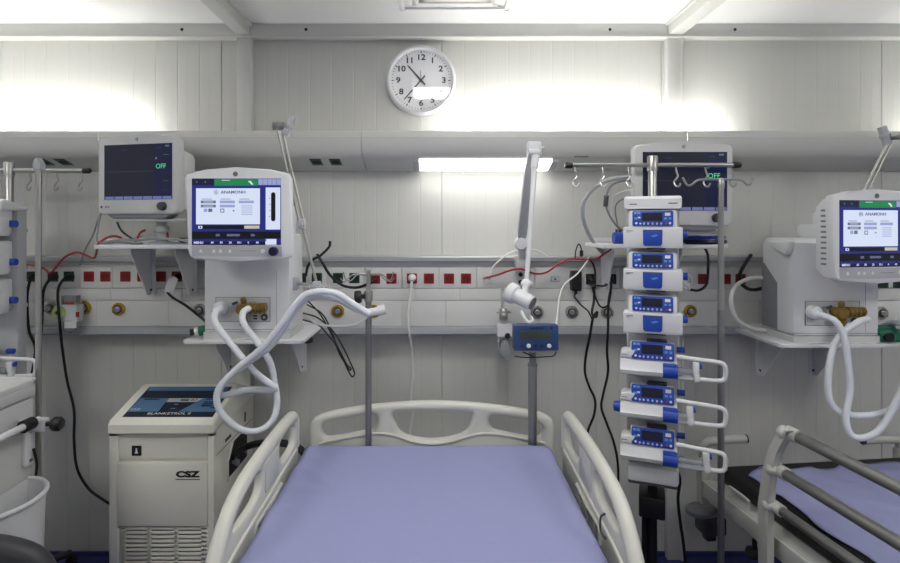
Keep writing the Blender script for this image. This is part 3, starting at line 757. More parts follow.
def make_syringe(loc, rotz, label, clip=.135, knob=False):
    t = thing('syringe_pump', label, 'syringe pump', loc, rotz, 'syringe pumps with long handles'); t.scale = (.92, .92, .92)
    b = MB('white').prism([(.09, .006), (.0, .0), (-.015, .008), (-.02, .022), (-.007, .036), (-.004, .055), (.004, .07), (.09, .074)], -.114, .085, SIDE, .005, 2)
    b.build('housing', t)
    b = MB('white').prism([(-.114, .066), (-.07, .066), (-.06, .096), (-.104, .092), (-.112, .086)], -.06, .006, FRONT, .004); b.m('inkg').box((-.108, -.0068, .076), (-.088, -.005, .0785)); b.build('end_cover', t)
    b = MB('white').box((-.078, .003, .062), (.075, .03, .126), .005)
    disp(b, -.074, .074, .064, .128, -.0065, .12)
    b.build('keypad', t)
    b = MB('blue').cyl((.035, -.012, .028), (.085, -.012, .028), .026, n=24).box((.035, -.03, .04), (.083, .0, .056), .004); b.build('drive_knob', t)
    b = MB('white').tube([(.08, .0, .082), (.15, .0, .077), (.215, .0, .073), (.234, .0, .068), (.242, .0, .055), (.242, .0, .03), (.237, .0, .014), (.22, .0, .007), (.16, .0, .006), (.07, .0, .006)], .0082, 12, sub=6); b.build('guard_handle', t)
    b = MB('white').box((clip, -.016, .024), (clip + .022, .012, .068), .004).box((clip + .004, -.016, -.002), (clip + .024, .006, .03), .004); b.build('syringe_clip', t)
    MB('blue').cyl((clip + .022, -.003, .055), (clip + .03, -.003, .055), .010, n=14).build('clip_button', t)
    MB('clear').cyl((.085, -.006, .032), (clip, -.006, .032), .013, n=16).build('syringe', t)
    MB('blue').cyl((.085, .06, .095), (.113, .06, .095), .011, n=14).build('release_knob', t)
    MB('navy').box((-.02, .005, .128), (.05, .05, .134), .002).build('rear_lever', t)
    if knob: MB('blue').lathe([(.02, 0), (.021, .008), (.018, .026), (.001, .03)], TR(-.113, .03, .028) @ Matrix.Rotation(-PI / 2, 4, 'Y'), 20).build('end_knob', t)
    return t
def on_stand(st, y, z, x=0):
    r = st.rotation_euler.z
    return (st.location.x + math.cos(r) * x - math.sin(r) * y, st.location.y + math.sin(r) * x + math.cos(r) * y, z)
r1 = S1.rotation_euler.z
zi = lambda py: EYE - (py - 225) * 1.87 / F
P0 = make_volumetric(on_stand(S1, -.172, zi(248)), r1, 'topmost blue-door infusion pump, under the top cover of the stand between beds')
for py, lb in ((290.5, 'second blue-door infusion pump from the top of the stand between beds'), (334, 'third blue-door infusion pump, just above the long-handled pumps between beds')):
    dup(P0, on_stand(S1, -.172, zi(py)), r1, lb)
Q0 = make_syringe(on_stand(S1, -.172, zi(377.5)), r1, 'upper of the three long-handled syringe pumps on the stand between beds')
Q1 = make_syringe(on_stand(S1, -.172, zi(421)), r1, 'middle long-handled syringe pump with a blue knob at its left end', .115, True)
Q2 = make_syringe(on_stand(S1, -.172, zi(464.5)), r1, 'lowest long-handled syringe pump, its clip slid outwards, above the base box', .168)
r2 = S2.rotation_euler.z
z2 = lambda py: EYE - (py - 225) * 2.08 / F
for py, lb in ((236, 'topmost infusion pump on the stand behind the white cart'), (275, 'second infusion pump from the top behind the white cart'), (314, 'third infusion pump from the top behind the white cart')):
    o = dup(P0, on_stand(S2, -.172, z2(py)), r2, lb)
dup(Q0, on_stand(S2, -.172, z2(377)), r2, 'long-handled syringe pump just above the white cart top')

# ------------------------------------------------------------------ drip poles
def bar_hook(b, x, z, s, r=.0024):
    b.tube([(0, 0, z), (s * x * .45, 0, z), (s * x * .6, 0, z - .012), (s * x * .75, 0, z - .022), (s * x * .92, 0, z - .014), (s * x, 0, z + .012)], r, 8)
# bed pole with twin hooks and a black clamp knob
p = W(368.5, 445, 2.03)
t = thing('drip_pole', 'short steel drip pole with hooks rising at the headboard, by the hose ends', 'drip pole', (p.x, 2.03, .60))
zz = lambda py: EYE - (py - 225) * 2.03 / F - .60
MB('dsteel').cyl((0, 0, 0), (0, 0, zz(296)), .0115, n=20).build('lower_tube', t)
MB('steel').cyl((0, 0, zz(300)), (0, 0, zz(270)), .008, n=16).ball((0, 0, zz(270)), .0095).build('upper_tube', t)
MB('steel').lathe([(.0145, -.02), (.0165, -.01), (.0165, .012), (.0145, .02), (.001, .02)], TR(0, 0, zz(296)), 20).build('collar', t)
MB('black').lathe([(.008, 0), (.008, .012), (.021, .014), (.024, .022), (.022, .036), (.001, .04)], TR(-.012, -.008, zz(296)) @ Matrix.Rotation(-PI / 2 - .1, 4, 'Y'), 20).build('clamp_knob', t)
for s_ in (-1, 1):
    b = MB('dsteel'); bar_hook(b, .092, zz(275), s_); b.tube([(0, .0, zz(274)), (s_ * .05, -.02, zz(274)), (s_ * .075, -.03, zz(279)), (s_ * .085, -.034, zz(281)), (s_ * .098, -.036, zz(277))], .0022, 8)
    b.build('hook', t)
# pole by the stretcher
p = W(721, 178, 1.95)
t = thing('drip_pole', 'tall thin steel drip pole with a wavy hook bar at the head of the stretcher', 'drip pole', (p.x, 1.95, 0))
zz = lambda py: EYE - (py - 225) * 1.95 / F
MB('dsteel').cyl((0, 0, .05), (0, 0, 1.2), .0115, n=18).build('lower_tube', t)
MB('steel').lathe([(.0115, 1.2), (.011, 1.21), (.0095, zz(190)), (.012, zz(186)), (.012, zz(181)), (.006, zz(178)), (.001, zz(178))], None, 18).build('upper_tube', t)
for s_ in (-1, 1):
    b = MB('steel'); z0 = zz(179.5)
    b.tube([(0, 0, z0), (s_ * .05, 0, z0), (s_ * .075, 0, z0 - .004), (s_ * .092, 0, z0 - .018), (s_ * .105, 0, z0 - .016), (s_ * .111, 0, z0 + .007)] if s_ > 0 else [(0, 0, z0), (-.06, 0, z0), (-.085, 0, z0 - .004), (-.105, 0, z0 - .019), (-.12, 0, z0 - .019), (-.136, 0, z0 + .007)], .004, 8)
    b.build('hook', t)
MB('black').lathe([(.014, 0), (.014, .06), (.012, .065), (.001, .065)], None, 16).build('rubber_foot', t)
# pole clamped to the cart
p = W(38.5, 160, 1.905)
t = thing('drip_pole', 'plain steel drip pole with a grey clamp head clamped to the white cart', 'drip pole', (p.x, 1.905, .3))
zz = lambda py: EYE - (py - 225) * 1.905 / F - .3
MB('steel').cyl((0, 0, 0), (0, 0, zz(168)), .0098, n=18).build('tube', t)
b = MB('lgrey').prism([(-.012, 0), (.016, 0), (.016, .022), (.004, .042), (-.006, .038), (-.012, .02)], -.014, .014, TR(0, 0, zz(170)) @ FRONT, .004); b.build('clamp_head', t)

# ------------------------------------------------------------------ examination lamp
B_ = W(521.5, 261, 2.37)
t = thing('examination_lamp', 'white jointed examination lamp reaching up from the rail and back down', 'lamp', B_)
K = lambda px, py, d: W(px, py, d) - B_
MB('offw').box(K(515.5, 268, 2.37) + Vector((0, -.02, 0)), K(527, 255.5, 2.37) + Vector((0, .045, 0)), .006).build('wall_bracket', t)
b = MB('white').cyl(K(521.5, 258, 2.36), K(521.5, 249, 2.34), .016, n=18).ball(K(521.5, 243.5, 2.33), .031).cyl(K(521.5, 243.5, 2.30) , K(521.5, 243.5, 2.36), .024, n=20)
b.build('base_joint', t)
a0, a1 = K(521.5, 240, 2.32), K(531, 152, 2.14)
b = MB('lgrey')
ax = (a1 - a0).normalized(); sd = Vector((1, 0, 0)); sd = (sd - ax * sd.dot(ax)).normalized(); nn = ax.cross(sd)
Tm = Matrix.Identity(4)
for k in range(3): Tm[k][0] = sd[k]; Tm[k][1] = ax[k]; Tm[k][2] = nn[k]; Tm[k][3] = a0[k]
LL = (a1 - a0).length
b.prism([(-.014, 0), (.014, 0), (.019, LL * .1), (.017, LL * .8), (.010, LL), (-.010, LL), (-.017, LL * .8), (-.019, LL * .1)], -.012, .012, Tm, .005)
b.build('lower_arm', t)
b = MB('white').box(K(528, 156, 2.13), K(540, 142.5, 2.17), .006).cyl(K(541, 148, 2.14), K(544, 148, 2.14), .006, n=12).cyl(K(528.5, 152, 2.13), K(539, 152, 2.13), .012, n=16)
b.build('elbow', t)
b = MB('white').cyl(K(536, 156, 2.12), K(534.5, 168, 2.105), .016, .014, 16).cyl(K(534.5, 167, 2.105), K(526.5, 284, 2.02), .0105, .0085, 16); b.build('upper_arm', t)
b = MB('white').ball(K(526, 284, 2.015), .019).cyl(K(521, 284, 2.015), K(532, 284, 2.015), .009, n=12).cyl(K(526, 284, 2.01), K(524.5, 294, 2.0), .012, n=14); b.build('head_joint', t)
h0, h1 = K(532.5, 303.5, 1.965), K(508.5, 291.5, 2.02)
dv = (h1 - h0).normalized(); Lh = (h1 - h0).length
q_ = dv.to_track_quat('Z', 'Y').to_matrix().to_4x4(); q_.translation = h0
b = MB('white').lathe([(.001, 0), (.020, .0), (.026, .006), (.028, .014), (.028, Lh * .66), (.031, Lh * .68), (.035, Lh * .70), (.037, Lh * .75), (.038, Lh * .97), (.035, Lh), (.031, Lh), (.030, Lh - .02), (.001, Lh - .02)], q_, 32); b.build('head', t)
b = MB('grey').lathe([(.024, -.002), (.024, .001), (.001, .001)], q_, 24); b.build('rear_vent', t)
b = MB('white').tube([K(521, 311, 1.965), K(524, 317, 1.955), K(528, 322, 1.95), (K(532, 321, 1.95)), K(531, 316, 1.955)], .006, 10); b.build('handle', t)

# ------------------------------------------------------------------ small blue control box on its bed pole
p = W(532.5, 440, 2.03)
t = thing('control_box', 'small blue control box with a display on a steel post behind the headboard', 'control box', (p.x, 2.03, .60))
zz = lambda py, d=2.03: EYE - (py - 225) * d / F - .60
MB('dsteel').cyl((0, 0, 0), (0, 0, zz(366)), .016, n=22).build('post', t)
MB('grey').cyl((0, 0, zz(366)), (0, 0, zz(352)), .0125, n=18).lathe([(.018, 0), (.018, .01), (.001, .01)], TR(0, 0, zz(366)), 20).build('post_top', t)
kx = lambda px: (px - 532.5) * 1.99 / F; kz = lambda py: zz(py, 1.99)
b = MB('bcase').box((kx(512), -.045, kz(350.5)), (kx(556.5), .0, kz(325)), .003)
cs = b.build('case', t)
b = MB('lcdg').box((kx(517.5), -.0464, kz(339.5)), (kx(549), -.044, kz(331))); b.m('dgrey')
for k in range(16): b.box((kx(518.8 + k * 1.85), -.0468, kz(337.8)), (kx(519.9 + k * 1.85), -.045, kz(335.2)))
b.build('display', t)
b = MB('ink')
for k in range(5):
    x_ = kx(528.2 + k * 2.75); z_ = kz(328)
    b.box((x_, -.0458, z_ - .0036), (x_ + .0066, -.0445, z_ + .0036)); b.box((x_ + .001, -.0459, z_ + .0022), (x_ + .009, -.0445, z_ + .0036))
b.box((kx(548.8), -.0458, kz(328.8)), (kx(550.4), -.0445, kz(326.3)))
b.build('lettering', t)
for px, mm, r_ in ((519.5, 'navy', .005), (526.5, 'label', .0078), (533.5, 'navy', .005), (540, 'navy', .005), (547, 'label', .0078)):
    MB(mm).lathe([(r_, 0), (r_, .004), (r_ * .7, .006), (.001, .006)], TR(kx(px), -.0452, kz(345.5)) @ FRONT, 16).build('button', t)
b = MB('dark').tube([(kx(513), -.03, kz(357)), (kx(524), -.032, kz(358)), (kx(540), -.032, kz(357.5)), (kx(552), -.03, kz(356.5)), (kx(555), -.03, kz(352))], .0022, 8).tube([(kx(521), -.04, kz(352)), (kx(528), -.04, kz(355)), (kx(533), -.03, kz(358))], .0025, 8); b.build('wire_holder', t)

# oxygen flowmeter on the rail
p = W(503, 330, 2.38)
t = thing('flowmeter', 'clear oxygen flowmeter with a white clamp at the left of the blue box', 'flowmeter', p)
K = lambda px, py, d=2.375: W(px, py, d) - p
MB('clear').cyl(K(502.7, 318), K(502.7, 288.5), .0075, n=16).build('tube', t)
b = MB('steel').lathe([(.016, 0), (.019, .008), (.019, .04), (.013, .05), (.008, .052), (.001, .052)], TR(*K(503.5, 320)), 20); b.cyl(K(496.5, 312), K(511, 312), .006, n=12).ball(K(504, 316, 2.35), .013); b.build('valve_body', t)
MB('white').box(K(496.5, 334, 2.40), K(512, 325, 2.34), .004).build('clamp', t)
MB('black').lathe([(.012, 0), (.013, .02), (.010, .026), (.001, .026)], TR(*K(507, 335, 2.36)) @ FRONT, 16).build('knob', t)
b = MB('clear').lathe([(.02, 0), (.022, .01), (.022, .06), (.012, .075), (.001, .075)], TR(*K(505, 357, 2.35)), 20); b.build('bottle', t)
b = MB('clear').tube([K(500, 336, 2.35), K(498, 346, 2.34), K(501, 354, 2.335), K(508, 361, 2.33)], .004, 8); b.build('hose', t)

# suction regulator hanging on the rail near the cart
p = W(71, 318, 2.40)
t = thing('suction_regulator', 'suction regulator with a pale green cap and a clear jar, above the black lead', 'suction regulator', p)
K = lambda px, py, d=2.375: W(px, py, d) - p
b = MB('clear').box(K(66, 309, 2.39), K(76, 296, 2.36), .006); b.build('gauge_window', t)
b = MB('white').box(K(63, 320, 2.40), K(77, 305, 2.355), .006); b.m('red').box(K(63.5, 304, 2.354), K(74, 302.3, 2.352)).box(K(76, 317, 2.354), K(79, 312, 2.352)); b.build('body', t)
b = MB('lime').lathe([(.024, 0), (.026, .006), (.026, .02), (.022, .026), (.010, .027), (.009, .02), (.001, .02)], TR(*K(61, 312, 2.36)) @ FRONT, 26); b.m('dgrey').lathe([(.009, .0205), (.009, .0225), (.001, .0225)], TR(*K(61, 312, 2.36)) @ FRONT, 16); b.build('pressure_cap', t)
b = MB('clear').lathe([(.018, 0), (.027, .01), (.027, .05), (.001, .055)], TR(*K(70.5, 332, 2.37)), 20); b.build('jar', t)
MB('label').box(K(64.5, 328, 2.341), K(76, 321.5, 2.339)).build('paper_tag', t)

# ------------------------------------------------------------------ the hospital bed
from mathutils import noise
XC = -.034
BED = Vector((XC, 1.05, 0))
bed = thing('hospital_bed', 'cream moulded hospital bed with pierced headboard and side rails, in the middle', 'bed', BED)
def hb(cx, cy): 
    p = W(300 + cx / 3.46, 380 + cy / 3.46, 2.07); return (p.x - BED.x, p.z)
outer = [(35, 330), (34, 200), (33, 165), (45, 132), (80, 114), (150, 99), (260, 84), (370, 75), (460, 72), (550, 75), (660, 84), (770, 99), (840, 114), (872, 132), (882, 165), (880, 200), (878, 330)]
h1 = [(78, 172), (82, 150), (110, 140), (240, 116), (262, 118), (268, 138), (258, 166), (225, 176), (110, 198), (86, 194)]
h2 = [(316, 116), (334, 106), (460, 105), (586, 107), (602, 116), (590, 150), (574, 180), (530, 196), (460, 207), (390, 198), (346, 180), (330, 150)]
h3 = [(840 - (x - 78) * .995, y + 2) for x, y in h1]
b = MB('bedw').plate([hb(*q) for q in outer], [[hb(*q) for q in h] for h in (h1, h2, h3)], .022, .016, TR(0, 2.075 - BED.y, 0) @ FRONT)
b.build('headboard', bed)
b = MB('bedw').tube([Vector((hb(*q)[0], 2.054 - BED.y, hb(*q)[1])) for q in ((70, 216), (110, 205), (225, 184), (290, 180), (340, 190), (390, 207), (460, 216), (530, 206), (580, 190), (630, 180), (700, 184), (800, 203), (845, 214))], .006, 8)
b.build('headboard_rib', bed)
def side_rail(sg, name='side_rail'):
    T = TR(sg * .481, -BED.y, 0) @ SIDE
    ol = [(1.955, .52), (1.955, .66), (1.955, .79), (1.945, .832), (1.90, .850), (1.75, .854), (1.55, .850), (1.40, .836), (1.31, .806), (1.24, .745), (1.18, .655), (1.13, .56), (1.12, .52)]
    w1 = [(1.915, .818), (1.75, .82), (1.725, .805), (1.725, .775), (1.75, .742), (1.80, .737), (1.90, .737), (1.918, .76)]
    w2 = [(1.555, .816), (1.45, .81), (1.375, .79), (1.335, .765), (1.34, .75), (1.39, .742), (1.52, .742), (1.555, .765)]
    r = MB('bedw').plate(ol, [w1, w2], .013, .009, T).build(name, bed)
    bx = sg * .481
    MB('bedw').tube([(bx, y - BED.y, z) for y, z in ((1.938, .72), (1.940, .795), (1.928, .824), (1.89, .836), (1.75, .840), (1.55, .836), (1.41, .822), (1.325, .792), (1.258, .735), (1.20, .65), (1.15, .56))], .019, 14).build('top_grip', r)
    xi = bx - sg * .0125
    b = MB('bedp').prism(rrect(1.575, .728, 1.705, .818, .012), -.004, .004, TR(xi, -BED.y, 0) @ SIDE, .002); b.build('control_panel', r)
    b = MB('bedw').tube([(xi, y - BED.y, z) for y, z in ((1.92, .716), (1.75, .712), (1.55, .705), (1.35, .70), (1.25, .68), (1.2, .65))], .0065, 8); b.build('inner_rib', r)
    b = MB('bedw').tube([(xi, y - BED.y, z) for y, z in ((1.74, .64), (1.735, .678), (1.70, .682), (1.62, .676), (1.53, .682), (1.49, .682), (1.48, .64))], .009, 10)
    for y in (1.70, 1.62, 1.53): b.box((xi - .008, y - .008 - BED.y, .63), (xi + .008, y + .008 - BED.y, .682), .003)
    b.build('release_handle', r)
    b = MB('grey').box((bx - .012, 1.30 - BED.y, .43), (bx + .012, 1.36 - BED.y, .56), .003).box((bx - .012, 1.72 - BED.y, .43), (bx + .012, 1.78 - BED.y, .56), .003)
    b.build('hinge_arm', r)
    return r
side_rail(-1); side_rail(1)
b = MB('dgrey').tube([(.481 - .014, 1.44 - BED.y, .745), (.481 - .026, 1.44 - BED.y, .735), (.481 - .026, 1.44 - BED.y, .70), (.481 - .02, 1.42 - BED.y, .69)], .003, 8); b.build('cable_clip', bed)
b = MB('bedw').box((-.44, .03 - BED.y, .50), (.44, 2.05 - BED.y, .53), .006)
for s_ in (-1, 1): b.box((s_ * .45 - .02, .03 - BED.y, .42), (s_ * .45 + .02, 2.05 - BED.y, .50), .006)
b.build('frame', bed)
b = MB('grey').box((-.3, .45 - BED.y, .2), (.3, 1.75 - BED.y, .26), .01)
for y in (.6, 1.6): b.box((-.25, y - .04 - BED.y, .25), (-.2, y + .04 - BED.y, .45), .004).box((.2, y - .04 - BED.y, .25), (.25, y + .04 - BED.y, .45), .004)
b.build('base_frame', bed)
for sx in (-1, 1):
    for y in (.4, 1.8):
        l = MB('grey').box((sx * .3 - .03, y - .03 - BED.y, .11), (sx * .3 + .03, y + .03 - BED.y, .25), .008).build('leg', bed)
        MB('black').cyl((sx * .3 - .018, y - BED.y, .06), (sx * .3 + .018, y - BED.y, .06), .06, n=24).build('caster', l)
# footboard
b = MB('bedw').plate([(-.44, .45), (-.44, .74), (-.40, .80), (.40, .80), (.44, .74), (.44, .45)], [[(-.3, .70), (-.3, .75), (.3, .75), (.3, .70)]], .02, .014, TR(0, .0 - BED.y, 0) @ FRONT); b.build('footboard', bed)

def soft_slab(mb, x0, x1, y0, y1, z0, z1, r, amp, seed, nx=70, ny=110, edge=None):
    """cloth-covered slab: rounded edges, gentle creases"""
    sec = []
    for k in range(5): sec.append((x0, z0 + (z1 - r - z0) * k / 5, 0))
    for k in range(7):
        a = PI - PI / 2 * k / 6; sec.append((x0 + r + r * math.cos(a), z1 - r + r * math.sin(a), .5))
    for k in range(1, nx): sec.append((x0 + r + (x1 - x0 - 2 * r) * k / nx, z1, 1))
    for k in range(7):
        a = PI / 2 - PI / 2 * k / 6; sec.append((x1 - r + r * math.cos(a), z1 - r + r * math.sin(a), .5))
    for k in range(4, -1, -1): sec.append((x1, z0 + (z1 - r - z0) * k / 5, 0))
    rows = []
    ys = [(y0, r)] + [(y0 + r - r * math.cos(PI / 2 * k / 6), r - r * math.sin(PI / 2 * k / 6)) for k in range(1, 6)]
    ys += [(y0 + r + (y1 - y0 - 2 * r) * k / ny, 0) for k in range(ny + 1)]
    ys += [(y1 - r + r * math.cos(PI / 2 * k / 6), r - r * math.sin(PI / 2 * k / 6)) for k in range(5, 0, -1)] + [(y1, r)]
    cx = (x0 + x1) / 2; vs = []; fs = []
    for y, ins in ys:
        for (x, z, w) in sec:
            sx = 1 - ins / ((x1 - x0) / 2)
            zz_ = z0 + (z - z0) * ((z1 - ins - z0) / (z1 - z0)); xx = cx + (x - cx) * sx
            p = Vector((xx * 3.2, y * 2.2, zz_ * 3 + seed))
            d = noise.noise(p) * 1.0 + .5 * noise.noise(p * 2.7)
            ridg = 1 - abs(noise.noise(Vector((xx * 5 + 2.2 * y, y * 2.6 - xx, seed + 4)))) * 2
            ridg2 = 1 - abs(noise.noise(Vector((xx * 3 - 3.4 * y, y * 3.5 + xx * 2, seed + 9)))) * 2
            e = min(1, max(0, (abs(xx - cx) / ((x1 - x0) / 2) - .45) / .5))
            h = amp * (d * .6 + max(0, ridg - .72) * 2.2 * (.35 + e) + max(0, ridg2 - .76) * 2.2 * (.3 + e))
            if w == 1 or w == .5: zz_ += h * (1 if w == 1 else .8)
            if w < 1: xx += (1 if xx > cx else -1) * h * .45
            vs.append((xx, y, zz_))
    m = len(sec)
    for i in range(len(ys) - 1):
        for k in range(m - 1): fs.append((i * m + k, i * m + k + 1, (i + 1) * m + k + 1, (i + 1) * m + k))
        fs.append((i * m + m - 1, i * m, (i + 1) * m, (i + 1) * m + m - 1))
    fs += [tuple(range(m)), tuple(range((len(ys) - 1) * m, len(ys) * m))[::-1]]
    mb.add(vs, fs); return mb
t = thing('mattress', 'wide mattress under a smooth lavender sheet on the middle bed', 'mattress', (-.042, 1.03, .532))
b = soft_slab(MB('sheet'), -.449, .449, .045 - 1.03, 2.008 - 1.03, .0, .172, .035, .005, 3)
b.build('fitted_sheet', t)

# ------------------------------------------------------------------ floor-standing heating and cooling unit
U0 = Vector((-1.028, 2.245, 0))
t = thing('hypothermia_unit', 'cream floor-standing water temperature unit with a sloping blue console, left of bed', 'medical machine', U0)
hw = .194; yf = 2.03 - U0.y; yb = 2.46 - U0.y
zf = lambda py: EYE - (py - 225) * 2.03 / F
xf = lambda px: (px - 440) * 2.03 / F - U0.x
b = MB('cream').box((-hw, yf + .012, .09), (hw, yb, zf(432)), .004)
b.box((-hw, yf, .09), (xf(118), yf + .02, zf(432)), .003).box((xf(207.5), yf, .09), (hw, yf + .02, zf(432)), .003).box((-hw, yf, zf(437)), (hw, yf + .02, zf(431)), .003)
b.build('cabinet', t)
MB('cream').box((xf(118.5), yf + .004, zf(459)), (xf(207), yf + .02, zf(438))).build('switch_panel', t)
b = MB('black').box((xf(131.5), yf + .001, zf(456)), (xf(141), yf + .006, zf(446)), .001); b.m('label').prism([(xf(134.5), zf(453.5)), (xf(138), zf(453.5)), (xf(137), zf(451)), (xf(137), zf(448.5)), (xf(135.5), zf(448.5)), (xf(135.5), zf(451))], -yf - .001, -yf - .0002, FRONT); b.build('power_switch', t)
b = MB('cream').box((xf(117.5), yf - .004, zf(526)), (xf(207.5), yf + .015, zf(462.5)), .003); dr = b.build('door_panel', t)
MB('ink').text('CSZ', .030, TR(xf(188), yf - .0046, zf(474)) @ FRONT @ Matrix.Scale(1.55, 4, (1, 0, 0)), .0004, bold=.0016).box((xf(176), yf - .005, zf(479.3)), (xf(200.5), yf - .0035, zf(478.6))).build('lettering', dr)
g = MB('dgrey').box((xf(120), yf + .010, .14), (xf(206), yf + .014, zf(528)))
g.m('cream')
gz0, gz1 = .14, zf(529); nr = 15
for k in range(nr + 1):
    z = gz0 + (gz1 - gz0) * k / nr; g.box((xf(119), yf + .002, z - .0045), (xf(206.5), yf + .012, z + .0045), .001)
for px in (119.5, 123, 148.5, 175.5, 202.5, 206): g.box((xf(px) - .007, yf + .002, gz0 - .004), (xf(px) + .007, yf + .012, gz1 + .004), .001)
g.build('grille', t)
# lid with sloping console
lid = [(yf - .014, zf(432)), (yf - .012, zf(431) + .026), (yf + .004, .782), (yf + .22, .844), (yf + .25, .842), (yb - .005, .775), (yb, zf(432))]
b = MB('cream').prism(lid, -hw - .001, hw + .006, SIDE, .01, 3); b.build('lid', t)
sl = math.atan2(.062, .216); cT = TR(.012, yf + .004, .782) @ Matrix.Rotation(sl, 4, 'X')
b = MB('cdark').box((-.166, .012, .0), (.17, .212, .0022), .002, T=cT)
def cq(m_, pts, h=.003): b.m(m_).prism(pts, 0, h, cT)
cq('cshell', [(-.163, .042), (-.048, .042), (-.048, .13), (-.16, .13)]); cq('cshell', [(.03, .042), (.168, .042), (.162, .13), (.088, .13)]); cq('cshell', [(-.16, .182), (.16, .182), (.158, .208), (-.156, .208)])
cq('lgrey', [(-.046, .105), (.08, .105), (.088, .13), (-.046, .13)], .0026)
for x, y, w_ in ((-.11, .122, .03), (.13, .122, .03), (.02, .117, .016), (.12, .105, .02), (.12, .092, .02), (.12, .079, .02), (.15, .066, .01), (.0, .088, .014), (.0, .062, .014)):
    cq('cdark', [(x - w_, y - .004), (x + w_, y - .004), (x + w_, y + .004), (x - w_, y + .004)], .0034)
for x in (.0,):
    for y in (.088, .062): cq('lblue', [(x - .008, y - .002), (x + .008, y - .002), (x + .008, y + .002), (x - .008, y + .002)], .0038)
b.m('label').text('BLANKETROL II', .018, cT @ TR(.0, .030, .003) @ Matrix.Scale(1.3, 4, (1, 0, 0))); b.text('CSZ', .017, cT @ TR(-.14, .056, .0035) @ Matrix.Scale(1.2, 4, (1, 0, 0)))
b.m('ink').text('AT', .022, cT @ TR(.058, .1165, .003)); 
b.build('console', t)
# side details: fluid port recess, vent and marks
b = MB('dark').prism([(-.085, .50), (.13, .50), (.13, .63), (-.02, .63), (-.085, .56)], hw - .001, hw + .0012, SIDE); b.m('cream')
for pr in ([(-.09, .495), (.135, .495), (.135, .503), (-.09, .503)], [(.127, .495), (.135, .495), (.135, .635), (.127, .635)], [(-.09, .495), (-.082, .495), (-.082, .565), (-.09, .565)], [(-.09, .56), (-.025, .63), (-.02, .637), (-.03, .637), (-.092, .568)], [(-.03, .629), (.135, .629), (.135, .637), (-.03, .637)]): b.prism(pr, hw, hw + .004, SIDE)
for y, z in ((-.03, .55), (.03, .57), (.08, .55), (-.0, .53)): b.m('grey').cyl((hw, y, z), (hw + .014, y, z), .013, n=14)
b.build('fluid_ports', t)
b = MB('dgrey').box((hw, -.11, .655), (hw + .001, -.05, .668)).box((hw, .10, .66), (hw + .001, .115, .70)); b.box((hw, -.2, .64), (hw + .0008, .2, .642)); b.build('side_marks', t)
for sx in (-1, 1):
    for sy in (-1, 1):
        l = MB('black').cyl((sx * .14 - .014, sy * .15, .045), (sx * .14 + .014, sy * .15, .045), .045, n=18).cyl((sx * .14, sy * .15, .045), (sx * .14, sy * .15, .095), .01, n=10).build('caster', t)
# the black water hose towards the bed
cable('water_hose', 'thick black water hose running from the temperature unit to behind the bed', 'hose', [Vector((-.834, 2.20, .57)), W(246, 447, 2.27), W(262, 443, 2.24), W(281, 443, 2.2), W(296, 447, 2.16), W(306, 456, 2.13), (-.42, 2.16, .42)], .014, 'black')

# ------------------------------------------------------------------ cart, bin, chair at the left
Cc = Vector((-1.66, 1.52, 0))
t = thing('medical_cart', 'white medical cart with a raised top edge at the far left', 'cart', Cc)
cx1 = -1.356 - Cc.x; cy1 = 1.85 - Cc.y
b = MB('offw').box((-.30, -.33, .16), (cx1 - .006, cy1 - .006, .925), .008); b.build('body', t)
b = MB('offw').box((-.305, -.335, .928), (cx1, cy1, .972), .01, 3)
for lo, hi in (((-.305, cy1 - .016, .965), (cx1, cy1, .99)), ((-.305, -.335, .965), (cx1, -.32, .985)), ((cx1 - .016, -.335, .965), (cx1, cy1, .985)), ((-.305, -.335, .965), (-.289, cy1, .985))): b.box(lo, hi, .004)
b.build('top_tray', t)
for k, (a, c) in enumerate(((.74, .915), (.56, .735), (.38, .555), (.18, .375))):
    d = MB('offw').box((-.285, -.345, a), (cx1 - .02, -.325, c), .006).build('drawer', t)
    MB('grey').box((-.1, -.362, (a + c) / 2 - .008), (.1, -.342, (a + c) / 2 + .008), .004).build('handle', d)
b = MB('white').tube([(cx1, .25, .862), (cx1 + .035, .27, .862), (cx1 + .04, .23, .862), (cx1 + .04, -.3, .862)], .011, 12)
b.m('black').cyl((cx1 + .04, .215, .862), (cx1 + .04, .255, .862), .020, n=18)
b.build('push_handle', t)
b = MB('white').box((cx1 - .006, .27, .71), (cx1 + .006, .315, .85), .002).box((cx1, .285, .82), (cx1 + .055, .315, .86), .004)
for z in (.725, .82): b.m('steel').cyl((cx1 + .0062, .293, z), (cx1 + .009, .293, z), .006, n=12)
kk = b.build('pole_bracket', t)
MB('black').lathe([(.008, -.035), (.008, 0), (.02, .002), (.024, .01), (.024, .022), (.018, .03), (.001, .032)], TR(cx1 + .074, .30, .842) @ Matrix.Rotation(PI / 2, 4, 'Y'), 10).build('clamp_knob', kk)
for sx in (-.24, .24):
    for sy in (-.27, .27): MB('black').cyl((sx - .014, sy, .06), (sx + .014, sy, .06), .06, n=18).cyl((sx, sy, .06), (sx, sy, .165), .012, n=10).build('caster', t)
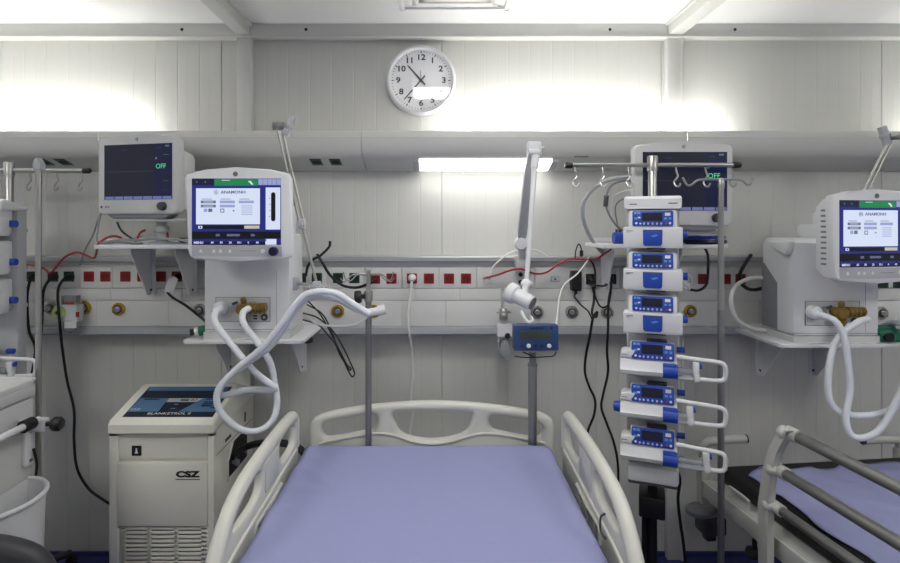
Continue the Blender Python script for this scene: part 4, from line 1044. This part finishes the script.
# half-round waste bin hung on the cart's side
Bn = Vector((-1.356 + .004, 1.66, .239))
t = thing('waste_bin', 'white half-round waste bin hanging on the side of the cart', 'bin', Bn)
def half(rx, ry, n_=18): return [(rx * math.sin(PI * k / n_), -ry * math.cos(PI * k / n_)) for k in range(n_ + 1)]
def bin_wall(mb, z0, z1, o0, o1, th):
    n_ = 18; vs = []; fs = []
    rings = [(z0, o0, 0), (z1, o1, 0), (z1, o1, th), (z0 + .006, o0, th)]
    for z, (rx, ry), ins in rings:
        for x, y in half(rx - ins, ry - ins, n_): vs.append((max(x, ins if ins else 0), y, z))
    m_ = n_ + 1
    for i in range(3):
        for k in range(m_): fs.append((i * m_ + k, i * m_ + (k + 1) % m_, (i + 1) * m_ + (k + 1) % m_, (i + 1) * m_ + k))
    fs += [tuple(range(m_))[::-1], tuple(range(3 * m_, 4 * m_))]
    mb.add(vs, fs)
b = MB('white'); bin_wall(b, 0, .43, (.112, .132), (.128, .144), .004); b.build('shell', t)
b = MB('white').tube([(max(x, 0), y, .43) for x, y in half(.129, .146, 24)], .0075, 10, spline=False); b.build('rim', t)
# round-backed dark chair in the corner
Ch = Vector((-1.145, 1.14, -.03))
t = thing('stool', 'dark charcoal stool with a rounded padded back, beside the bin', 'stool', Ch)
b = MB('leather').lathe([(.001, 0), (.15, .0), (.185, .012), (.195, .035), (.185, .06), (.15, .07), (.001, .074)], TR(0, 0, .47), 40); b.build('seat', t)
b = MB('leather').plate([(-.19, .60), (-.2, .68), (-.17, .75), (-.08, .795), (.0, .805), (.08, .795), (.17, .75), (.2, .68), (.19, .60), (.1, .575), (-.1, .575)], [], .03, .024, TR(.03, .14, 0) @ Matrix.Rotation(.28, 4, 'Z') @ FRONT); b.build('backrest', t)
b = MB('black').tube([(.02, .06, .46), (.03, .2, .47), (.03, .18, .62)], .012, 10); b.build('back_stem', t)
MB('steel').cyl((0, 0, .09), (0, 0, .47), .022, n=18).build('post', t)
for k in range(5):
    a = 2 * PI * k / 5; e = Vector((.17 * math.cos(a), .17 * math.sin(a), .075))
    l = MB('black').cyl((0, 0, .1), e, .022, .014, 12).build('base_leg', t)
    MB('black').cyl(e + Vector((-.012, 0, -.05)), e + Vector((.012, 0, -.05)), .025, n=14).cyl(e, e + Vector((0, 0, -.04)), .008, n=8).build('caster', l)

# ------------------------------------------------------------------ stretcher on the right
YAW = math.radians(6.5)
SL = Vector((1.0, 2.19, 0))
st = thing('stretcher', 'grey metal stretcher with tubular side rails and push handles, beside the infusion stand', 'stretcher', SL, YAW)
ls = loc_fn(st)
b = MB('stretch').box((.03, -1.95, .43), (.075, -.02, .495), .005).box((.905, -1.95, .43), (.95, -.02, .495), .005)
for y in (-.03, -.75, -1.4, -1.93): b.box((.07, y - .025, .435), (.91, y + .025, .475), .004)
b.box((.04, -1.93, .485), (.94, -.04, .497), .002)
b.build('frame', st)
b = MB('grey').box((.25, -1.6, .18), (.7, -.35, .24), .01)
for y in (-.55, -1.4): b.box((.44, y - .05, .23), (.52, y + .05, .44), .008)
b.build('base_frame', st)
for sx in (.2, .75):
    for y in (-.3, -1.65):
        l = MB('grey').box((sx - .025, y - .03, .1), (sx + .025, y + .03, .24), .006).build('leg', st)
        MB('black').cyl((sx - .02, y, .075), (sx + .02, y, .075), .075, n=24).build('caster', l)
for s_, x0, zt in ((1, .045, .642), (-1, .915, .613)):
    b = MB('stretch').box((x0 - .02, -.03, .40), (x0 + .02, .008, .575), .006)
    b.tube([(x0, -.01, .56), (x0, -.01, zt - .03), (x0 + s_ * .012, -.012, zt - .008), (x0 + s_ * .04, -.014, zt), (x0 + s_ * .12, -.016, zt + .003), (x0 + s_ * .175, -.016, zt + .003)], .0165, 14)
    hdl = b.build('push_handle', st)
    MB('black').cyl((x0 + s_ * .174, -.016, zt + .003), (x0 + s_ * .180, -.016, zt + .003), .0168, n=18).build('end_cap', hdl)
b = MB('grey').lathe([(.001, 0), (.06, .0), (.066, .008), (.066, .02), (.055, .028), (.001, .028)], TR(.05, .005, .345), 28, sx=1.0, sy=.75); b.build('corner_bumper', st)
b = MB('dgrey').box((.03, -.05, .28), (.12, .03, .35), .008).box((.05, -.03, .25), (.09, .01, .285), .006); b.build('pole_holder', st)
b = MB('stretch').tube([(.052, -.165, .48), (.052, -.165, .522), (.052, -.169, .533), (.052, -.262, .533), (.052, -.268, .522), (.052, -.268, .48)], .005, 8, sub=5); b.build('loop_handle', st)
b = MB('black').lathe([(.001, 0), (.026, .002), (.03, .012), (.026, .024), (.008, .028), (.008, .06), (.001, .06)], TR(.03, -.33, .375), 20); b.build('brake_knob', st)
# side rails: curved flat posts and three tubes each
def drop_rail(u, s_):
    def post(dy):
        cv = [(.30, -.44), (.60, -.44), (.72, -.455), (.80, -.48), (.855, -.512), (.882, -.54)]
        hw_ = (.024, .022, .02, .018, .017, .013)
        return [(y + dy + q, z) for (z, y), q in zip(cv, hw_)] + [(y + dy - q, z + .004) for (z, y), q in reversed(list(zip(cv, hw_)))]
    r = MB('stretch').prism(post(0), u - .012, u + .012, SIDE, .005).build('side_rail', st)
    MB('stretch').prism(post(-1.1), u - .012, u + .012, SIDE, .005).build('far_post', r)
    for z, y0, rr in ((.868, -.515, .0165), (.735, -.465, .0165), (.613, -.447, .0145)):
        c = MB('stretch').cyl((u + s_ * .016, y0 - .0, z), (u + s_ * .016, y0 - .045, z), rr + .004, n=18).ball((u + s_ * .0, y0 - .003, z), rr + .005)
        c.build('tube_boss', r)
        MB('dsteel').cyl((u + s_ * .016, y0 - .03, z), (u + s_ * .016, -1.61, z), rr, n=20).build('rail_tube', r)
    return r
drop_rail(-.012, 1); drop_rail(.992, -1)
c0 = Vector((1.0 + .49 * math.cos(YAW), 2.19 + .49 * math.sin(YAW), .498)); 
t = thing('mattress', 'black vinyl mattress on the stretcher, mostly under a lavender sheet', 'mattress', c0, YAW)
b = MB('blackv').box((-.405, -1.92, 0), (.405, -.055, .065), .02, 3); b.build('cover', t)
t = thing('bed_sheet', 'rumpled lavender sheet lying on the black stretcher mattress', 'sheet', c0 + Vector((0, 0, .0655)), YAW)
vs = []; fs = []; NX, NY = 60, 90
for j in range(NY + 1):
    v = j / NY
    for i in range(NX + 1):
        u = i / NX
        xl = -.368 + .012 * math.sin(v * 21) + .008 * math.sin(v * 47 + 1); xr_ = .37 + .01 * math.sin(v * 17)
        x = xl + (xr_ - xl) * u
        yh = -.125 + .016 * math.sin(u * 9 + 1) + .008 * math.sin(u * 23) + (.05 if u < .12 else 0) * (u / .12 - 1)
        y = yh + (-1.85 - yh) * v
        nn_ = noise.noise(Vector((x * 4, y * 3, 2))) * .5 + .5
        rd = max(0, 1 - abs(noise.noise(Vector((x * 6 + y * 4, y * 3 - x * 4, 7)))) * 2.6 - .4)
        vs.append((x, y, .003 + .006 * nn_ + .014 * rd))
for j in range(NY):
    for i in range(NX):
        a = j * (NX + 1) + i; fs.append((a, a + 1, a + NX + 2, a + NX + 1))
b = MB('sheet').add(vs, fs); o = b.build('cloth', t)
md = o.modifiers.new('thickness', 'SOLIDIFY'); md.thickness = .002; md.offset = 1

# ------------------------------------------------------------------ leads, plugs and small things
RF = 2.405
def plug(mb, p, m='black', s=1):
    T = TR(*p) @ FRONT
    mb.m(m).lathe([(.017 * s, 0), (.017 * s, .012), (.012 * s, .026), (.007 * s, .034), (.001, .034)], T, 16)
def lead(name, label, pts, r, m, start_plug=None, cat='cable', group=None):
    base = Vector(pts[0]); mb = MB(m).tube([Vector(q) - base for q in pts], r, 8)
    o = mb.build(name); o.location = base; tag(o, label, cat, group)
    if start_plug:
        pb = MB(); plug(pb, Vector((0, .012, 0)), start_plug); pb.build('plug', o)
    return o
lead('power_lead', 'black power lead from the dark socket nearest the cart pole, dropping behind the cart', [W(32, 277, RF - .03), W(29, 284, RF - .045), W(27, 300, 2.37), W(29, 330, 2.37), W(35, 346, 2.37), W(34, 362, 2.36), W(30, 385, 2.35)], .0058, 'bcord', 'black')
lead('power_lead', 'black power lead from the second dark socket, passing behind the cart pole', [W(53, 277, RF - .03), W(47, 283, RF - .045), W(43, 294, 2.37), W(42, 320, 2.37), W(39, 345, 2.36), W(33, 370, 2.34)], .0058, 'bcord', 'black')
lead('power_lead', 'long black power lead sweeping down the wall to the temperature unit', [W(69, 277, RF - .03), W(63, 280, RF - .045), W(58, 291, 2.35), W(59, 315, 2.33), W(62, 345, 2.38), W(67, 380, 2.42), W(74, 410, 2.43), W(74, 440, 2.43), W(77, 468, 2.43), W(88, 488, 2.43), W(102, 499, 2.42), W(114, 506, 2.40)], .0055, 'bcord', 'black')
lead('power_lead', 'black power lead with a pale sleeve, from the red socket to the green fitting', [W(177, 277, RF - .03), W(170, 281, RF - .05), W(167, 290, 2.35), W(172, 297, 2.34), W(185, 305, 2.34), W(198, 315, 2.34), W(206, 322, 2.33)], .0055, 'bcord', 'black')
b = MB('label').prism([(-.028, -.032), (.012, -.04), (.03, .02), (.012, .034), (-.012, .026)], -.003, .003, FRONT, .001); o = b.build('cable_tag'); o.location = W(171, 284, 2.345); tag(o, 'crumpled pale paper tag on the lead under the tilted monitor shelf', 'tag')
lead('power_lead', 'white power cord hanging from a red socket behind the headboard', [W(412, 278, RF - .03), W(411.5, 284, RF - .04), W(410, 297, 2.37), W(408, 315, 2.36), W(409, 332, 2.37), W(412, 350, 2.42), W(413, 375, 2.44), W(411, 398, 2.44), W(413, 412, 2.44), W(410, 432, 2.44), W(411, 460, 2.44)], .0058, 'wcord', 'white')
lead('power_lead', 'left black lead below the wall charger, falling past the rail with a loop', [W(591, 280, RF - .03), W(594, 288, RF - .045), W(594, 300, 2.36), W(592, 313, 2.345), W(596, 317, 2.34), W(597, 312, 2.34), W(593, 318, 2.335), W(590, 335, 2.34), W(586, 355, 2.40), W(585, 372, 2.43), W(589, 386, 2.44), W(595, 400, 2.44), W(594, 415, 2.44), W(588, 431, 2.44), W(586, 450, 2.44)], .0055, 'bcord', 'black')
lead('power_lead', 'right black lead from the third dark socket, falling wavily behind the bed rail', [W(611, 280, RF - .03), W(611, 288, RF - .045), W(608.5, 303, 2.36), W(608, 330, 2.35), W(607, 350, 2.40), W(608, 372, 2.43), W(603, 395, 2.44), W(601.5, 408, 2.44), W(607, 424, 2.44), W(614, 443, 2.44), W(618, 466, 2.44), W(618, 500, 2.44)], .0055, 'bcord', 'black')
lead('power_lead', 'short black link lead curling between the two black sockets', [W(611, 283, 2.36), W(603, 286, 2.345), W(595, 285.5, 2.345), W(593, 290, 2.35), W(600, 306, 2.35), W(608, 305, 2.345), W(611, 292, 2.35)], .004, 'bcord')
p = W(574.6, 281, RF - .002)
b = MB('black').box((-.021, -.042, -.040), (.021, .006, .046), .006); b.m('dgrey').cyl((-.0, -.022, -.040), (0, -.022, -.054), .007, n=12)
o = b.build('wall_charger'); o.location = p; tag(o, 'black plug-in wall charger in the socket right of the lamp', 'charger')
lead('charger_lead', 'thin black lead from the plug-in charger, hanging to the cable loop', [p + Vector((0, -.022, -.052)), W(575, 297, 2.35), W(581, 305, 2.34), W(588, 311, 2.34), W(592, 319, 2.335)], .0035, 'bcord')
lead('cable_loop', 'small black cable loop with a ferrite standing on the rail ledge', [W(575, 258, 2.385), W(576, 250, 2.385), W(579, 244, 2.385), W(581.5, 250, 2.385), W(581.5, 257, 2.385)], .0028, 'bcord')
o = MB('black').cyl((0, 0, -.012), (0, 0, .012), .008, n=14).build('ferrite_bead'); o.location = W(581.5, 253.2, 2.385); tag(o, 'small black ferrite bead on the looped lead above the charger', 'cable part')
lead('earth_lead', 'red lead sagging from the earth studs past the lamp to the blue box', [W(485, 278, 2.39), W(497, 275, 2.375), W(510, 270.5, 2.345), W(521, 269, 2.33), W(534, 273.5, 2.34), W(546, 272.5, 2.36), W(558, 264, 2.375), W(570, 259, 2.375), W(585, 259.5, 2.372), W(596, 259, 2.37), W(604, 254, 2.34), W(612, 249, 2.30), W(620, 247, 2.27), W(640, 246.5, 2.27)], .0042, 'rcord')
lead('earth_lead', 'white lead arching from the earth studs to the lamp bracket', [W(488, 278, 2.39), W(494, 266, 2.38), W(505, 256, 2.375), W(515, 251, 2.372), W(527, 249, 2.37), (W(538, 251, 2.37)), W(547, 256, 2.38)], .0038, 'wcord')
lead('signal_lead', 'white lead running from the red cable down to the back of blue box', [W(589, 257, 2.385), W(586, 263, 2.36), W(577, 274, 2.33), W(565, 284, 2.29), W(560, 295, 2.26), W(558, 310, 2.20), W(556, 326, 2.06)], .0034, 'wcord')
lead('power_lead', 'black lead running over the rail ledge down into the second black socket', [W(589, 258, 2.385), W(593, 264, 2.375), W(595, 272, 2.37), W(595, 288, 2.36)], .0045, 'bcord')
# leads round the right-hand monitor
lead('monitor_cable', 'thick pale grey cable bowing out from behind the facing monitor', [W(640, 175, 2.17), W(626, 177, 2.16), W(608, 180, 2.15), W(592, 190, 2.15), W(583, 205, 2.16), W(584, 222, 2.2), W(592, 240, 2.28), W(603, 254, 2.36)], .0078, 'lgrey')
lead('monitor_cable', 'dark grey cable with a bead curving inside the thick pale one', [W(637, 181, 2.17), W(622, 181, 2.16), W(611, 186, 2.16), W(606, 197, 2.17), W(606, 206, 2.18), W(611, 218, 2.2), W(618, 227, 2.22), W(628, 234, 2.24)], .0042, 'gcord')
o = MB('dgrey').cyl((0, 0, -.022), (.004, 0, .022), .0095, n=14).build('cable_bead'); o.location = W(605.5, 201, 2.175); tag(o, 'dark grey cylindrical bead on the cable beside the infusion stand', 'cable part')
lead('monitor_cable', 'thin pale cable hanging from the facing monitor to the blue case', [W(638, 190, 2.17), W(624, 191, 2.17), W(613, 198, 2.18), W(611, 215, 2.2), W(615, 230, 2.22), W(618, 239, 2.22)], .003, 'wcord')
lead('monitor_cable', 'second thin grey cable dropping into the blue case', [W(638, 196, 2.18), W(628, 197, 2.18), W(616, 205, 2.19), W(617, 222, 2.22), W(621, 239, 2.23)], .003, 'gcord')
b = MB('blue').cyl((0, 0, 0), (.075, 0, 0), .023, n=22); b.m('dgrey')
for k in range(4): b.cyl((.012 + k * .016, 0, .02), (.012 + k * .016, 0, .034), .005, n=8)
o = b.build('cable_hub'); o.location = W(613.5, 241.5, 2.2) + Vector((0, 0, -.0)); o.location.z = 1.448; tag(o, 'short blue cylindrical cable hub on the shelf end beside the top pump', 'cable hub')
b = MB('navy').lathe([(.001, 0), (.085, .0), (.095, .008), (.09, .018), (.06, .022), (.001, .022)], None, 28, sx=1, sy=.75)
b.m('blue').tube([(.08 * math.cos(k * PI / 6), -.005 + .06 * math.sin(k * PI / 6), .024 + .003 * (k % 2)) for k in range(13)], .0065, 8)
o = b.build('cuff_coil'); o.location = (W(703, 246, 2.2).x, 2.205, 1.4245); tag(o, 'coiled dark blue cuff tubing lying on the shelf under the facing monitor', 'cuff')
lead('power_lead', 'black lead looping below the shelf behind the pumps to a red socket', [W(683, 236, 2.33), W(695, 240, 2.36), W(707, 252, 2.40), W(708, 272, 2.36), W(706, 285, 2.34), W(698, 290.5, 2.34), W(688, 289, 2.34)], .0055, 'bcord')
lead('sensor_lead', 'coiled pale lead tangled beside the pumps below the shelf', [W(684, 272, 2.25), W(690, 276, 2.22), W(692, 283, 2.22), W(686, 284, 2.22), W(684, 279, 2.22), W(690, 289, 2.22), W(683, 287, 2.22)], .003, 'wcord')
lead('power_lead', 'black lead curling from the wall into the last red socket by the far ventilator', [W(751, 255, 2.39), W(745, 264, 2.36), W(740, 274, 2.35), W(741, 283, 2.35), W(750, 289.5, 2.345), W(763, 288, 2.34), W(775, 281, 2.34)], .0075, 'bcord')
hose_o = lead('gas_hose', 'white gas hose looping from the far ventilator down to its shelf', [W(775, 282, 2.3), W(764, 278, 2.3), W(748, 279, 2.29), W(735, 287, 2.28), W(731, 302, 2.26), W(736, 318, 2.25), W(748, 326.5, 2.26), W(762, 329.5, 2.27), W(775, 331, 2.29)], .0085, 'wcord', None, 'hose')
lead('power_lead', 'black lead hanging below the base box of the infusion stand', [W(676, 468, 2.13), W(680, 480, 2.14), W(678, 498, 2.15), W(680, 520, 2.16), W(684, 548, 2.17), W(686, 575, 2.18)], .006, 'bcord')
# bundle beside the left ventilator
lead('power_lead', 'black lead arching from behind the ventilator past the green sockets', [W(306, 276, 2.33), W(308, 266, 2.31), W(314, 259, 2.3), W(320, 256, 2.3), W(329, 247, 2.3), W(330, 241, 2.3)], .0055, 'bcord')
lead('power_lead', 'black lead swooping under the green sockets towards the bed pole', [W(317, 254, 2.3), W(322, 262, 2.3), W(330, 275, 2.32), W(342, 285, 2.34), W(356, 287.5, 2.36), W(368, 284, 2.37), W(377, 280, 2.38)], .006, 'bcord', None)
for k, (lb, off) in enumerate((('outermost black lead of the long hanging loop beside left ventilator', 0), ('inner black lead of the long hanging loop beside left ventilator', 4.5))):
    lead('hanging_lead', lb, [W(303, 313 + off * 1.5, 2.2), W(318, 318 + off * 1.5, 2.16), W(333 - off, 331 + off, 2.12), W(344 - off * 1.2, 349, 2.1 + off * .004), W(351 - off, 364, 2.1 + off * .004), W(354.5 - off * .8, 373 - off, 2.1), W(352 - off * .6, 376.5 - off * 1.5, 2.11), W(347 - off * .4, 368 - off, 2.12), W(340 - off * .3, 352, 2.13), W(331 + off * .3, 333, 2.15), W(320 + off * .5, 314, 2.18), W(307, 300 + off, 2.22)], .0030, 'bcord')
# leads around the left monitor
lead('monitor_cable', 'thin grey cable dropping from the left end of the turned-away monitor', [W(106, 205, 2.26), W(101, 214, 2.25), W(98, 228, 2.22), W(97, 240, 2.18), W(103, 243, 2.16), W(118, 242, 2.15), W(134, 243.5, 2.15), W(143, 243.4, 2.15)], .004, 'gcord')
lead('monitor_cable', 'second thin grey cable falling past the shelf edge to the rail', [W(103, 207, 2.26), W(98, 220, 2.3), W(93, 235, 2.36), W(86, 248, 2.385), W(82, 258, 2.385), W(80, 266, 2.40)], .0035, 'gcord')
lead('earth_lead', 'red lead arching across the wall from the cart pole to the monitor shelf', [W(24, 265, 2.39), W(36, 266, 2.385), W(45, 269, 2.375), W(50, 273, 2.37), W(57, 266, 2.375), W(65, 257, 2.375), W(76, 252.5, 2.37), W(86, 255, 2.36), W(94, 258, 2.33), W(97, 250, 2.2), W(98, 244, 2.15), W(106, 238, 2.16), W(114, 236, 2.17), W(122, 238, 2.18)], .0045, 'rcord')
lead('monitor_cable', 'red cable hooked from the mount to the tilted monitor', [W(137, 240, 2.19), W(140, 233, 2.2), W(145, 230, 2.22)], .0045, 'rcord')
lead('monitor_cable', 'black and red-marked cable hanging behind the mount of the tilted monitor', [W(160, 222, 2.25), W(162, 232, 2.24), W(165, 240, 2.22), W(168, 238, 2.22), (W(166, 228, 2.25)), W(163, 221, 2.27)], .004, 'rcord')
lead('monitor_cable', 'black cable slanting from the tilted monitor base to the shelf', [W(117, 222, 2.22), W(121, 230, 2.2), W(128, 236, 2.19), W(136, 241, 2.17)], .004, 'bcord')
for k, (lb, y0, x0, x1) in enumerate((('grey cable lying along the front of the tilted monitor shelf', 2.12, 100, 180), ('pale cable lying along the middle of the tilted monitor shelf', 2.2, 112, 190), ('white cable snaking along the back of the tilted monitor shelf', 2.29, 108, 192))):
    pts_ = []
    for j in range(9):
        x = x0 + (x1 - x0) * j / 8; q = W(x, 240, y0 + .015 * math.sin(j * 1.9 + k)); q.z = 1.424 + .006 + .024 * math.sin(j * .39) ** 2 * (.5 + .3 * k) + .008 * math.sin(j * 2.3 + k) ** 2; pts_.append(q)
    lead('shelf_cable', lb, pts_, .005, ('gcord', 'lgrey', 'wcord')[k])
b = MB('black').box((-.04, -.02, 0), (.04, .02, .022), .006); o = b.build('adapter_box'); o.location = (W(186, 236, 2.3).x, 2.33, 1.4245); tag(o, 'small black adapter box on the tilted monitor shelf', 'adapter')
# green connectors on the ventilator shelves
b = MB('greenp').cyl((0, 0, .024), (.03, .01, .05), .022, n=18).cyl((-.028, -.01, .024), (.01, 0, .03), .019, n=18).box((.0, -.01, .01), (.045, .03, .075), .008); b.m('label').cyl((-.03, -.011, .024), (-.042, -.014, .022), .016, n=16); b.m('black').cyl((-.04, -.013, .022), (-.058, -.02, .02), .013, n=16)
o = b.build('gas_connector'); o.location = (W(204, 330, 2.1).x, 2.13, 1.067); tag(o, 'green and black gas connector on the shelf beside the left ventilator', 'connector')
b = MB('greenp').box((-.03, -.02, 0), (.05, .02, .06), .008).cyl((-.02, -.022, .03), (.045, -.022, .045), .008, n=12); b.m('black').cyl((.012, -.018, .022), (.012, -.035, .022), .017, n=18); b.m('greenp').box((.045, -.018, .0), (.10, .02, .045), .008)
o = b.build('gas_connector'); o.location = (W(884, 340, 2.1).x, 2.12, 1.052); tag(o, 'dark green boxy gas connector at the far end of the stretcher-side shelf', 'connector')
for loc_, lb in (((W(247, 338, 2.08).x, 2.085, 1.0668), 'frayed scrap of clear tape on the left ventilator shelf edge'), ((W(820, 341, 2.08).x, 2.085, 1.0518), 'frayed scrap of clear tape on the far ventilator shelf edge')):
    b = MB('label')
    for k in range(4): b.tube([(-.04 + .02 * k, .004, .0022), (-.02 + .018 * k, -.006, .0045), (-.005 + .02 * k, .006, .0035), (.012 + .014 * k, -.004, .003)], .0018, 6)
    o = b.build('tape_scrap'); o.location = loc_; tag(o, lb, 'tape')
# thin white drip line on the cart side
lead('thin_lead', 'short dark cord hanging from the bracket on the cart corner', [(-1.345, 1.82, .76), (-1.338, 1.825, .71), (-1.342, 1.825, .66), (-1.345, 1.82, .60)], .004, 'bcord')

# ------------------------------------------------------------------ camera, world, view
cam = bpy.data.cameras.new('camera'); co = bpy.data.objects.new('camera', cam); C.objects.link(co)
co.location = (0, 0, EYE); co.rotation_euler = (PI / 2, 0, 0)
cam.sensor_width = 36; cam.sensor_fit = 'HORIZONTAL'; cam.lens = 36 * F / 900
cam.shift_x = 10 / 900; cam.shift_y = -(281.5 - 225) / 900
cam.clip_start = .02
sc = bpy.context.scene; sc.camera = co
w = bpy.data.worlds.new('world'); sc.world = w; w.use_nodes = True
w.node_tree.nodes['Background'].inputs[0].default_value = (.05, .05, .05, 1)
sc.view_settings.view_transform = 'Standard'; sc.view_settings.look = 'None'
sc.view_settings.exposure = 0; sc.view_settings.gamma = 1; sc.view_settings.use_curve_mapping = False
